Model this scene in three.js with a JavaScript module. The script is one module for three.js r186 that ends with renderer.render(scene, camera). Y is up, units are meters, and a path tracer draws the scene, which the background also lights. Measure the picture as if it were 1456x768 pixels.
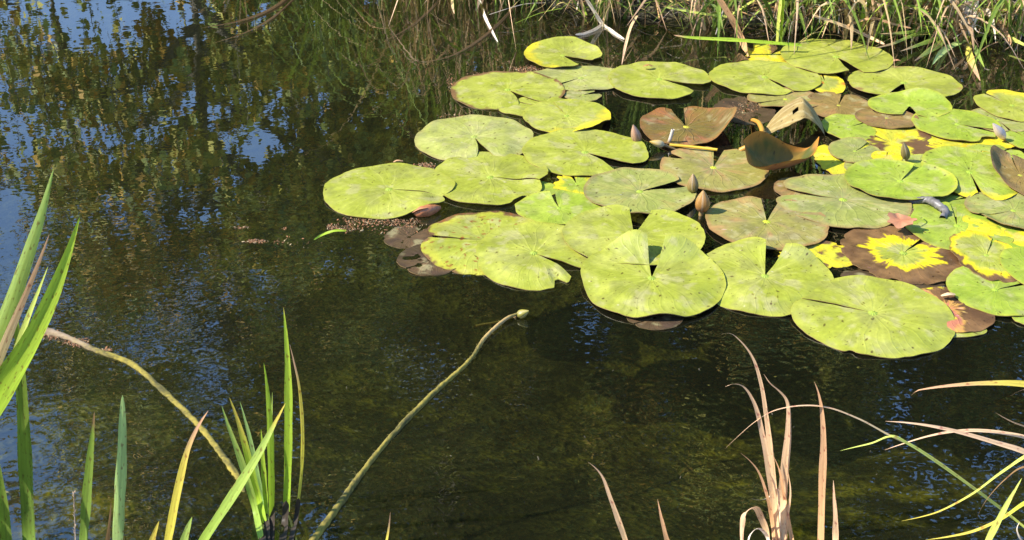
import * as THREE from 'three';
import { mergeGeometries } from 'three/addons/utils/BufferGeometryUtils.js';

// ---------------------------------------------------------------- camera, sky, sun, exposure
const PHOTO_W = 1456, PHOTO_H = 768, FOCAL = 1776, EYE = 1.15, PITCH = 28.3 * Math.PI / 180;
const scene = new THREE.Scene();
const camera = new THREE.PerspectiveCamera(2 * Math.atan(PHOTO_H / 2 / FOCAL) * 180 / Math.PI, 1024 / 540, 0.05, 400);
camera.position.set(0, EYE, 0);
camera.rotation.set(-PITCH, 0, 0);
camera.focus = 2.6; camera.userData.fStop = 0;
scene.add(camera);

const renderer = new THREE.WebGLRenderer({ antialias: true });
renderer.setSize(1024, 540);
renderer.toneMapping = THREE.LinearToneMapping;
renderer.toneMappingExposure = 2.2;
renderer.shadowMap.enabled = true;

// clear blue autumn sky, paler towards the horizon
function skyTexture() {
  const w = 256, h = 128, d = new Float32Array(w * h * 4);
  for (let y = 0; y < h; y++) {
    const e = ((y + 0.5) / h - 0.5) * Math.PI, s = Math.max(0, Math.sin(e)), k = Math.pow(1 - s, 3);
    for (let x = 0; x < w; x++) {
      const i = (y * w + x) * 4;
      d[i] = 0.15 + 0.22 * k; d[i + 1] = 0.32 + 0.22 * k; d[i + 2] = 0.70 + 0.10 * k; d[i + 3] = 1;
    }
  }
  const t = new THREE.DataTexture(d, w, h, THREE.RGBAFormat, THREE.FloatType);
  t.mapping = THREE.EquirectangularReflectionMapping; t.magFilter = THREE.LinearFilter; t.needsUpdate = true;
  return t;
}
scene.background = skyTexture();
scene.environment = scene.background;

const sun = new THREE.DirectionalLight(new THREE.Color(1.0, 0.95, 0.86), 4.8);
sun.position.set(-8.6, 8.0, -1.1);
sun.target.position.set(0, 0, -2.6);
sun.castShadow = true; sun.shadow.radius = 1; sun.shadow.mapSize.set(2048, 2048);
Object.assign(sun.shadow.camera, { left: -8, right: 8, top: 8, bottom: -8, near: 0.5, far: 40 });
scene.add(sun, sun.target);

// ---------------------------------------------------------------- helpers
function rng(seed) { let s = seed >>> 0; return () => { s = (s + 0x6d2b79f5) >>> 0; let t = Math.imul(s ^ (s >>> 15), 1 | s); t = (t + Math.imul(t ^ (t >>> 7), 61 | t)) ^ t; return ((t ^ (t >>> 14)) >>> 0) / 4294967296; }; }
const hash = (x, y) => { let h = Math.imul(x | 0, 374761393) + Math.imul(y | 0, 668265263); h = Math.imul(h ^ (h >>> 13), 1274126177); return ((h ^ (h >>> 16)) >>> 0) / 4294967296; };
function vnoise(x, y) {
  const i = Math.floor(x), j = Math.floor(y), u = x - i, v = y - j, a = u * u * (3 - 2 * u), b = v * v * (3 - 2 * v);
  return (hash(i, j) * (1 - a) + hash(i + 1, j) * a) * (1 - b) + (hash(i, j + 1) * (1 - a) + hash(i + 1, j + 1) * a) * b;
}
function fbm(x, y, n = 4) { let s = 0, a = 0.5, t = 0; for (let k = 0; k < n; k++) { s += a * vnoise(x, y); t += a; a *= 0.5; x = x * 2.03 + 17.3; y = y * 2.03 + 5.1; } return s / t; }
const clamp = (x, a = 0, b = 1) => Math.min(b, Math.max(a, x));
const smooth = (a, b, x) => { const t = clamp((x - a) / (b - a)); return t * t * (3 - 2 * t); };
const mix3 = (a, b, t) => [a[0] + (b[0] - a[0]) * t, a[1] + (b[1] - a[1]) * t, a[2] + (b[2] - a[2]) * t];
const V = (x, y, z) => new THREE.Vector3(x, y, z);

// a photo pixel gives a direction; the distance comes from the water (onY) or from where a plant stands (onZ)
const SP = Math.sin(PITCH), CP = Math.cos(PITCH);
function ray(px, py) { const x = px - PHOTO_W / 2, u = PHOTO_H / 2 - py; return V(x, u * CP - FOCAL * SP, -u * SP - FOCAL * CP); }
function onY(px, py, h = 0) { const d = ray(px, py); return V(0, EYE, 0).addScaledVector(d, (h - EYE) / d.y); }
function onZ(px, py, z, least = 0.004) { const d = ray(px, py), p = V(0, EYE, 0).addScaledVector(d, z / d.z); return p.y < least ? onY(px, py, least) : p; }
const metresPerPixel = (p) => Math.hypot(p.x, p.y - EYE, p.z) / FOCAL;

const taken = {};
function numbered(name) { const n = taken[name] = (taken[name] ?? -1) + 1; return n ? name + '_' + String(n).padStart(3, '0') : name; }
function tag(o, label, category, group, kind) {
  o.userData.label = label; o.userData.category = category;
  if (group) o.userData.group = group;
  if (kind) o.userData.kind = kind;
  return o;
}
function group(name, label, category, pos, grp) { const o = new THREE.Group(); o.name = numbered(name); if (pos) o.position.copy(pos); tag(o, label, category, grp); scene.add(o); return o; }
function part(name, geo, mat, parent) { const m = new THREE.Mesh(geo, mat); m.name = name; m.castShadow = m.receiveShadow = true; parent.add(m); return m; }
function top(name, geo, mat) { const m = new THREE.Mesh(geo, mat); m.name = numbered(name); m.castShadow = m.receiveShadow = true; scene.add(m); return m; }

function geoFrom(pos, idx, col, uv) {
  const g = new THREE.BufferGeometry();
  g.setAttribute('position', new THREE.Float32BufferAttribute(pos, 3));
  if (col) g.setAttribute('color', new THREE.Float32BufferAttribute(col, 3));
  g.setAttribute('uv', new THREE.Float32BufferAttribute(uv ?? new Float32Array(pos.length / 3 * 2), 2));
  g.setIndex(idx); g.computeVertexNormals();
  return g;
}
// ribbon leaf with a lens-shaped section: points, half width at s, side vector at s, colour at s (and across v from -1 to 1)
function bladeGeo(points, n, half, side, color, thick = 0.12, fold = 0.25) {
  const curve = new THREE.CatmullRomCurve3(points, false, 'centripetal'), pos = [], col = [], idx = [], uv = [];
  const A = V(), L = curve.getLength();
  for (let i = 0; i <= n; i++) {
    const s = i / n, p = curve.getPointAt(s), t = curve.getTangentAt(s);
    let w = side(s).clone(); w.addScaledVector(t, -w.dot(t)).normalize();
    A.crossVectors(w, t).normalize();
    const h = Math.max(half(s), 0.00012);
    for (const [a, b, v] of thick === 0 ? [[-1, 0, -1], [-0.5, fold * 0.62, -0.5], [0, fold, 0], [0.5, fold * 0.62, 0.5], [1, 0, 1]] : [[-1, 0, -1], [0, fold + thick, 0], [1, 0, 1], [1, 0, 1], [0, fold - thick, 0], [-1, 0, -1]]) {
      pos.push(p.x + w.x * h * a + A.x * h * b, p.y + w.y * h * a + A.y * h * b, p.z + w.z * h * a + A.z * h * b);
      col.push(...color(s, v)); uv.push(v * h, s * L);
    }
  }
  const q = thick === 0 ? 5 : 6;
  for (let i = 0; i < n; i++) for (const k of thick === 0 ? [0, 1, 2, 3] : [0, 1, 3, 4]) { const a = i * q + k; idx.push(a, a + q, a + 1, a + 1, a + q, a + q + 1); }
  return geoFrom(pos, idx, col, uv);
}
function tubeGeo(points, n, m, radius, color, wobble = 0) {
  const curve = new THREE.CatmullRomCurve3(points, false, 'centripetal'), fr = curve.computeFrenetFrames(n, false), pos = [], col = [], idx = [], L = curve.getLength();
  for (let i = 0; i <= n; i++) {
    const s = i / n, p = curve.getPointAt(s), r0 = radius(s);
    for (let j = 0; j <= m; j++) {
      const a = (j % m) / m * Math.PI * 2, r = r0 * (1 + (wobble ? wobble * (fbm(Math.cos(a) * 1.6 + s * L * 130, Math.sin(a) * 1.6 + 7 + s * L * 60, 3) - 0.5) * 2 : 0));
      const c = Math.cos(a) * r, d = Math.sin(a) * r, N = fr.normals[i], B = fr.binormals[i];
      pos.push(p.x + N.x * c + B.x * d, p.y + N.y * c + B.y * d, p.z + N.z * c + B.z * d);
      col.push(...color(s, a));
    }
  }
  for (let i = 0; i < n; i++) for (let j = 0; j < m; j++) { const a = i * (m + 1) + j, b = a + m + 1; idx.push(a, a + 1, b, b, a + 1, b + 1); }
  return geoFrom(pos, idx, col);
}
function texture(w, h, fn, srgb = false) {
  const d = new Float32Array(w * h * 4);
  for (let y = 0, i = 0; y < h; y++) for (let x = 0; x < w; x++, i += 4) { const c = fn(x, y); d[i] = c[0]; d[i + 1] = c[1]; d[i + 2] = c[2]; d[i + 3] = 1; }
  const t = new THREE.DataTexture(d, w, h, THREE.RGBAFormat, THREE.FloatType);
  t.wrapS = t.wrapT = THREE.RepeatWrapping; t.magFilter = THREE.LinearFilter; t.needsUpdate = true;
  return t;
}
// periodic noise for tiling textures
const pn = (x, y, n, seed) => {
  const i = Math.floor(x), j = Math.floor(y), u = x - i, v = y - j, a = u * u * (3 - 2 * u), b = v * v * (3 - 2 * v), m = (q) => ((q % n) + n) % n, H = (p, q) => hash(m(p) + seed * 131, m(q) + seed * 57);
  return (H(i, j) * (1 - a) + H(i + 1, j) * a) * (1 - b) + (H(i, j + 1) * (1 - a) + H(i + 1, j + 1) * a) * b;
};

// ---------------------------------------------------------------- ground: pond bed, near shore and far bank in one sheet
const shorePx = [[560, -60], [760, 4], [900, 22], [1050, 34], [1200, 44], [1330, 50], [1456, 52], [1650, 50]].map(([x, y]) => onY(x, y));
function farShore(x) {            // z of the far waterline
  const p = shorePx;
  if (x <= p[0].x) return p[0].z - (p[0].x - x) * 0.55 - 0.25 * Math.sin((p[0].x - x) * 1.7);
  for (let i = 1; i < p.length; i++) if (x <= p[i].x) { const t = (x - p[i - 1].x) / (p[i].x - p[i - 1].x); return p[i - 1].z + (p[i].z - p[i - 1].z) * t; }
  return p[p.length - 1].z + (x - p[p.length - 1].x) * 0.1;
}
const nearShore = (x) => -1.02 - 0.22 * smooth(0.2, -0.9, x) + 0.06 * Math.sin(x * 3.1) - 0.18 * smooth(0.5, 1.4, x);
function groundY(x, z) {
  const far = z - farShore(x), near = nearShore(x) - z, west = x + 7.5 + 0.4 * Math.sin(z), east = 4.6 - x;
  const d = Math.min(far, near, west, east);            // distance into the pond
  if (d < 0) return Math.min(0.5, -d * 0.42) + 0.03 * fbm(x * 4, z * 4) + (d < -6 ? 0.12 * (fbm(x * 0.3, z * 0.3) - 0.5) : 0);
  const lump = 0.035 * (fbm(x * 5.3, z * 5.3, 4) - 0.5) + 0.012 * (fbm(x * 24, z * 24, 3) - 0.5);
  const shelf = 0.10 * smooth(0.0, 0.22, d) + 0.30 * smooth(0.22, 1.3, d);
  const flat = smooth(-0.28, -0.62, x) * smooth(1.0, 0.15, near);       // the shallow muddy margin
  const flats = smooth(-0.40, -0.58, x) * smooth(-1.60, -1.42, z);            // mud that just breaks the surface
  return (-0.008 - shelf * (1 - 0.62 * flat) + lump * smooth(0, 0.25, d)) * (1 - flats) + (0.016 * (fbm(x * 9 + 2, z * 22, 2) - 0.5) + 0.020 * (fbm(x * 31, z * 52, 4) - 0.5) - 0.0035) * flats;
}
{
  const xs = [], zs = [];
  const span = (list, from, to, fine0, fine1, step) => { for (let v = from; v < fine0; v += Math.max(step * 4, (fine0 - v) * 0.16)) list.push(v); for (let v = fine0; v <= fine1; v += step) list.push(v); for (let v = fine1 + step, k = step * 4; v < to; v += k, k *= 1.18) list.push(v); list.push(to); };
  span(xs, -150, 150, -2.6, 2.6, 0.016); span(zs, -150, 60, -4.6, -0.9, 0.016);
  const pos = [], col = [], uv = [], idx = [], nx = xs.length;
  for (const z of zs) for (const x of xs) {
    const y = groundY(x, z); pos.push(x, y, z); uv.push(x / 1.1, z / 1.1);
    const a = fbm(x * 3.1, z * 3.1, 4), b = fbm(x * 17 + 40, z * 17, 4), c = fbm(x * 1.3 + 9, z * 1.3 + 3, 3);
    let k = mix3([0.038, 0.034, 0.016], [0.11, 0.10, 0.030], smooth(0.35, 0.68, a));       // mud to algae film
    k = mix3(k, [0.36, 0.30, 0.05], 0.95 * smooth(0.46, 0.66, b) * smooth(0.36, 0.6, c) * smooth(-2.4, -1.8, z + 0.5 * (a - 0.5)));   // tufts of yellow-green algae
    k = mix3(k, [0.020, 0.019, 0.014], 0.85 * smooth(0.55, 0.75, fbm(x * 9 + 3, z * 9 + 71, 4)));
    if (y < 0.05) { const pale = smooth(-0.35, -0.62, x) * smooth(-2.25, -1.75, z); k = mix3(k, mix3([0.10, 0.09, 0.045], [0.36, 0.32, 0.21], smooth(0.35, 0.65, fbm(x * 40, z * 55, 3))), 0.9 * pale * smooth(0.3, 0.6, fbm(x * 6, z * 8 + 5, 4))); }   // pale silt in the margin
    if (y > 0 && !(x < -0.3 && z > -2.2)) k = mix3([0.055, 0.042, 0.024], [0.14, 0.115, 0.055], b);
    col.push(...k);
  }
  for (let j = 0; j + 1 < zs.length; j++) for (let i = 0; i + 1 < nx; i++) { const a = j * nx + i, b = a + nx; idx.push(a, b, a + 1, a + 1, b, b + 1); }
  const grain = texture(512, 512, (x, y) => { let s = 0, n = 8; for (const a of [0.12, 0.16, 0.32, 0.48, 0.42, 0.30]) { s += a * pn(x / 512 * n, y / 512 * n, n, Math.round(a * 90)); n *= 2; } const v = 0.12 + 1.5 * Math.pow(clamp((s / 1.8 - 0.28) * 2.2), 1.4); return [v, v, v * 0.97]; });
  const mat = new THREE.MeshStandardMaterial({ vertexColors: true, roughness: 0.95, map: grain, bumpMap: grain, bumpScale: 0.006 });
  const g = top('ground', geoFrom(pos, idx, col, uv), mat);
  tag(g, 'muddy pond bed rising to the grassy far bank', 'ground', null, 'structure');
}
// ---------------------------------------------------------------- water
{
  const n = 2048, tile = 5.0, r = rng(77), swell = new Float32Array(n * n), chop = new Float32Array(n * n);
  const waves = (h, count, lo, hi, bias, slope) => {
    for (let k = 0; k < count; k++) {
      const lam = lo * Math.pow(hi / lo, r()), dir = r() < bias ? Math.PI / 2 + (r() - 0.5) * 1.3 : r() * Math.PI * 2, m = tile / lam;
      const kx = Math.round(Math.cos(dir) * m), ky = Math.round(Math.sin(dir) * m), L = tile / Math.max(1, Math.hypot(kx, ky)), amp = slope * Math.sqrt(2 / count) * L / 6.2832, ph = r() * 6.283;
      const cx = Math.cos(kx * 2 * Math.PI / n), sx = Math.sin(kx * 2 * Math.PI / n);
      for (let y = 0; y < n; y++) {
        let c = amp * Math.cos(ph + ky * 2 * Math.PI * y / n), s = amp * Math.sin(ph + ky * 2 * Math.PI * y / n);
        for (let x = 0, i = y * n; x < n; x++, i++) { h[i] += c; const t = c * cx - s * sx; s = s * cx + c * sx; c = t; }
      }
    }
  };
  waves(swell, 24, 0.035, 0.16, 0.5, 0.0019);      // slopes
  waves(chop, 40, 0.011, 0.036, 0.3, 0.013);
  const d = new Float32Array(n * n * 4);
  for (let y = 0; y < n; y++) for (let x = 0; x < n; x++) {
    const i = y * n + x, wx = x / n * tile - 2.5, wz = -(y / n) * tile - 0.8;
    const rough = 0.14 + 0.86 * smooth(-2.75, -1.6, wz + 0.25 * (fbm(wx * 1.6 + 3, wz * 1.6, 2) - 0.5)) * (0.35 + 1.1 * fbm(wx * 2.1 + 30, wz * 2.1, 3));
    d[i * 4] = d[i * 4 + 1] = d[i * 4 + 2] = (swell[i] + chop[i] * rough) * 100 + 0.5; d[i * 4 + 3] = 1;
  }
  const t = new THREE.DataTexture(d, n, n, THREE.RGBAFormat, THREE.FloatType);
  t.wrapS = t.wrapT = THREE.RepeatWrapping; t.magFilter = THREE.LinearFilter; t.needsUpdate = true;
  const g = new THREE.PlaneGeometry(14, 12, 1, 1); g.rotateX(-Math.PI / 2); g.translate(-1.2, 0, -6.1);
  const p = g.attributes.position, uv = new Float32Array(p.count * 2);
  for (let i = 0; i < p.count; i++) { uv[i * 2] = (p.getX(i) + 2.5) / tile; uv[i * 2 + 1] = (-p.getZ(i) - 0.8) / tile; }
  g.setAttribute('uv', new THREE.BufferAttribute(uv, 2));
  const mat = new THREE.MeshPhysicalMaterial({ color: new THREE.Color(0.34, 0.36, 0.19), roughness: 0.0, transmission: 0.988, thickness: 0, ior: 1.95, bumpMap: t, bumpScale: 0.01 });
  const w = top('water', g, mat);
  tag(w, 'dark rippled pond water mirroring trees and blue sky', 'water', null, 'structure');
}

// ---------------------------------------------------------------- trees beyond the far bank, mirrored in the water
const barkMat = new THREE.MeshStandardMaterial({ vertexColors: true, roughness: 0.9 });
const crownLeaf = (() => {
  const pos = [0, 0, 0, 0.30, 0.02, 0.32, 0.24, 0.0, 0.70, 0, -0.06, 1, -0.24, 0.0, 0.70, -0.30, 0.02, 0.32];
  return geoFrom(pos, [0, 1, 5, 1, 2, 5, 2, 4, 5, 2, 3, 4]);
})();
const crownMat = new THREE.MeshStandardMaterial({ color: 0xffffff, roughness: 0.7 });
function tree(label, x, z, height, spread, leaves, seed, opts = {}) {
  const r = rng(seed), y0 = groundY(x, z), root = group('tree', label, 'tree', V(x, y0 - 0.02, z), 'trees beyond the far bank');
  const bark = (s) => mix3([0.10, 0.085, 0.06], [0.16, 0.15, 0.12], fbm(s * 30, seed, 2));
  const lean = (r() - 0.5) * 0.5, tp = [V(0, 0, 0), V(lean * 0.3, height * 0.3, 0.1), V(lean * 0.8, height * 0.62, 0.05), V(lean, height * 0.96, 0)];
  const trunk = new THREE.CatmullRomCurve3(tp);
  part('trunk', tubeGeo(tp, 24, 9, (s) => (opts.girth ?? 0.05) * (1 - 0.85 * s) * height / 6, bark, 0.15), barkMat, root);
  const twigs = [], limbGeos = [];
  const limbs = opts.limbs ?? 26;
  for (let k = 0; k < limbs; k++) {
    const s = 0.03 + 0.94 * (k + r() * 0.7) / limbs, a = k * 2.4 + r(), p = trunk.getPointAt(s), len = spread * (0.45 + 0.75 * r()) * (1.15 - 0.45 * s) * (s > 0.9 ? 0.7 : 1);
    const up = 0.25 + 0.35 * r(), droop = (opts.droop ?? 0.35) * len;
    const e = V(Math.cos(a) * len, len * up - droop * 0.4, Math.sin(a) * len), q = [p, p.clone().addScaledVector(e, 0.5).add(V(0, len * 0.16, 0)), p.clone().add(e).add(V(0, -droop * 0.35, 0))];
    const c = new THREE.CatmullRomCurve3(q);
    limbGeos.push(tubeGeo(q, 8, 5, (t) => 0.026 * (1 - 0.85 * t) * (1.3 - s), bark));
    const n = Math.round(5 + len * 7);
    for (let j = 0; j < n; j++) {
      const t = 0.22 + 0.78 * (j + r()) / n, b = c.getPointAt(Math.min(1, t)), a2 = a + (r() - 0.5) * 2.6, l2 = (0.22 + 0.42 * r()) * (1.15 - 0.5 * t);
      const e2 = b.clone().add(V(Math.cos(a2) * l2, (r() - 0.45) * l2 * 0.7, Math.sin(a2) * l2)), hang = e2.clone().add(V((r() - 0.5) * 0.1, -(opts.hang ?? 0.25) * (0.3 + r()), (r() - 0.5) * 0.1));
      twigs.push([b, e2, hang]);
      limbGeos.push(tubeGeo([b, e2, hang], 4, 3, (u) => 0.005 * (1 - 0.7 * u), bark));
    }
  }
  part('limbs', mergeGeometries(limbGeos), barkMat, root);
  const im = new THREE.InstancedMesh(crownLeaf, crownMat, leaves), M = new THREE.Matrix4(), Q = new THREE.Quaternion(), E = new THREE.Euler(), c = new THREE.Color();
  for (let k = 0; k < leaves; k++) {
    const [a, b, d] = twigs[Math.floor(r() * twigs.length)], u = r() * 2, p = u < 1 ? a.clone().lerp(b, u) : b.clone().lerp(d, u - 1);
    const o = 0.07 * (0.4 + r()); p.add(V((r() - 0.5) * 2 * o, (r() - 0.55) * 2 * o, (r() - 0.5) * 2 * o));
    const sc = (opts.leaf ?? 0.075) * (0.65 + 0.7 * r());
    E.set(0.4 + r() * 1.5, r() * 6.283, (r() - 0.5) * 1.2, 'YXZ'); Q.setFromEuler(E);
    M.compose(p, Q, V(sc, sc, sc)); im.setMatrixAt(k, M);
    const t = r(), h = fbm(p.x * 1.4 + seed, p.y * 1.4 + p.z, 3);
    const k3 = t < 0.14 + 0.35 * smooth(0.45, 0.7, h) ? [0.56, 0.34, 0.04] : t < 0.58 ? [0.40, 0.37, 0.05] : [0.20, 0.25, 0.04];
    const lum = 0.8 + 0.7 * r(); c.setRGB(...k3.map((q) => q * lum)); im.setColorAt(k, c);
  }
  im.name = 'crown'; im.userData.kind = 'stuff'; im.castShadow = im.receiveShadow = true; root.add(im);
  return root;
}
tree('slender tree with a thin leafy crown, the smallest of the row behind the bank', -2.95, -7.9, 6.6, 0.7, 5000, 11, { girth: 0.012, limbs: 40, hang: 0.35, leaf: 0.054 });
tree('yellowing tree with drooping branches reaching low over the open water', -1.7, -6.6, 9.0, 1.5, 64000, 23, { girth: 0.013, limbs: 90, hang: 0.4, leaf: 0.053 });
tree('leaning tree filling the gap behind the yellowing one', -0.45, -8.4, 11.0, 1.9, 84000, 29, { girth: 0.035, limbs: 60 });
tree('broad green tree behind the overhanging sedge clumps', 0.95, -8.2, 11.5, 2.2, 110000, 37, { limbs: 66 });
tree('dense dark tree standing behind the lily pad raft', 2.6, -8.0, 11.5, 2.4, 100000, 41, { limbs: 64 });
tree('dense tree at the end of the row behind the big sedge', 4.8, -8.8, 11.0, 2.6, 64000, 53, { limbs: 56 });
tree('tall tree rising behind the leaning tree', -0.2, -12.0, 15.0, 2.6, 70000, 61, { limbs: 70, leaf: 0.12 });
tree('tall tree rising behind the dense dark one', 2.6, -12.4, 15.0, 3.0, 70000, 67, { limbs: 70, leaf: 0.12 });

// ---------------------------------------------------------------- lily pads
const speck = texture(1024, 1024, (() => {
  const r = rng(5), dots = [];
  const buf = new Float32Array(1024 * 1024 * 3).fill(1);
  for (let y = 0; y < 1024; y++) for (let x = 0; x < 1024; x++) { const v = 0.82 + 0.36 * (0.5 * pn(x / 16, y / 16, 64, 1) + 0.3 * pn(x / 5.12, y / 5.12, 200, 2) + 0.2 * pn(x / 64, y / 64, 16, 3)), i = (y * 1024 + x) * 3; buf[i] = v; buf[i + 1] = v; buf[i + 2] = v; }
  for (let k = 0; k < 520; k++) {
    const cx = r() * 1024, cy = r() * 1024, t = r(), rad = t < 0.86 ? 1.2 + 2.6 * r() : 3.5 + 5.0 * r(), q = r(), st = 0.5 + 1.4 * r(), an = r() * 3.14;
    const c = q < 0.68 ? [0.22, 0.12, 0.10] : q < 0.84 ? [0.55, 0.45, 0.3] : [1.5, 1.35, 3.2];
    for (let y = -16; y <= 16; y++) for (let x = -16; x <= 16; x++) {
      const u = (x * Math.cos(an) + y * Math.sin(an)) / st, w = (-x * Math.sin(an) + y * Math.cos(an)) * st, d = Math.hypot(u, w) / rad + 0.5 * (hash(x + k * 31, y) - 0.5);
      if (d < 1.15) { const i = (((Math.floor(cy + y) & 1023) * 1024) + (Math.floor(cx + x) & 1023)) * 3, a = smooth(1.15, 0.6, d) * (0.6 + 0.4 * r()); for (let m = 0; m < 3; m++) buf[i + m] *= 1 + (c[m] - 1) * a; }
    }
  }
  return (x, y) => { const i = (y * 1024 + x) * 3; return [buf[i], buf[i + 1], buf[i + 2]]; };
})());
// radiating veins, forking outwards: u from 0 at the hub to 1 at the rim
function veins(u, th, ph) {
  let best = 0;
  for (let l = 0; l < 3; l++) {
    const n = 13 * (1 << l), from = [0.03, 0.34, 0.68][l]; if (u < from) break;
    const q = (th + ph + 0.05 * Math.sin(u * 9 + th * 3)) / (2 * Math.PI) * n, d = Math.abs(q - Math.round(q)) / n * 2 * Math.PI * u;
    best = Math.max(best, Math.exp(-Math.pow(d / (0.011 - 0.002 * l), 2)) * [1, 0.75, 0.5][l] * smooth(from, from + 0.1, u));
  }
  return best;
}
const veinBump = texture(1024, 1024, (x, y) => {
  const a = (x - 511.5) / 512, b = (y - 511.5) / 512, u = Math.hypot(a, b), th = Math.atan2(b, a);
  const v = 0.5 + 0.28 * veins(Math.min(u, 1), th, 0) + 0.16 * (fbm(a * 18 + 40, b * 18 + 40, 3) - 0.5) + 0.1 * (fbm(a * 70 + 90, b * 70 + 90, 2) - 0.5); return [v, v, v];
});
veinBump.channel = 1;
const padMat = new THREE.MeshPhysicalMaterial({ vertexColors: true, map: speck, roughness: 0.42, clearcoat: 0.3, clearcoatRoughness: 0.25, bumpMap: veinBump, bumpScale: 0.0011, specularIntensity: 0.8 });
const dullMat = new THREE.MeshPhysicalMaterial({ vertexColors: true, map: speck, roughness: 0.6, bumpMap: veinBump, bumpScale: 0.0016, specularIntensity: 0.4 });
const hubMat = new THREE.MeshStandardMaterial({ vertexColors: true, roughness: 0.5 });
const curlMat = new THREE.MeshPhysicalMaterial({ vertexColors: true, map: speck, roughness: 0.85, transmission: 0.3, specularIntensity: 0.2, thickness: 0, bumpMap: veinBump, bumpScale: 0.004 });
const stalkMat = new THREE.MeshStandardMaterial({ vertexColors: true, roughness: 0.45 });

const TONE = {
  fresh: { a: [0.245, 0.262, 0.028], b: [0.335, 0.335, 0.062], edge: [0.30, 0.30, 0.035], vein: 0.15, red: 0, hub: [0.24, 0.30, 0.03] },
  lime: { a: [0.215, 0.275, 0.024], b: [0.29, 0.335, 0.045], edge: [0.33, 0.33, 0.03], vein: 0.15, red: 0, hub: [0.25, 0.34, 0.025] },
  pale: { a: [0.275, 0.285, 0.060], b: [0.33, 0.33, 0.095], edge: [0.30, 0.26, 0.08], vein: 0.15, red: 0.12, hub: [0.26, 0.30, 0.05] },
  dull: { a: [0.20, 0.215, 0.045], b: [0.255, 0.25, 0.065], edge: [0.25, 0.17, 0.06], vein: 0.15, red: 0.25, hub: [0.26, 0.33, 0.03] },
  olive: { a: [0.205, 0.185, 0.040], b: [0.27, 0.215, 0.07], edge: [0.26, 0.13, 0.05], vein: 0.10, red: 0.75, hub: [0.36, 0.40, 0.02] },
  brown: { a: [0.160, 0.108, 0.028], b: [0.225, 0.150, 0.045], edge: [0.15, 0.075, 0.035], vein: 0.10, red: 0.5, hub: [0.30, 0.28, 0.03] },
  rust: { a: [0.17, 0.125, 0.022], b: [0.25, 0.13, 0.032], edge: [0.28, 0.12, 0.03], vein: 0.1, red: 1.2, hub: [0.42, 0.36, 0.03] },
  pink: { a: [0.36, 0.125, 0.065], b: [0.44, 0.16, 0.085], edge: [0.20, 0.08, 0.04], vein: 0.1, red: 0.4, hub: [0.3, 0.1, 0.05] },
  yellow: { a: [0.56, 0.43, 0.012], b: [0.64, 0.52, 0.03], edge: [0.50, 0.36, 0.015], vein: 0.05, red: 0, hub: [0.45, 0.42, 0.02] },
  sunk: { a: [0.050, 0.032, 0.013], b: [0.095, 0.058, 0.026], edge: [0.06, 0.038, 0.016], vein: 0, red: 0.1, hub: [0.15, 0.1, 0.03] },
};
const YEL = [0.60, 0.46, 0.012], RUST = [0.115, 0.058, 0.026], REDV = [0.35, 0.115, 0.045];
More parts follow.
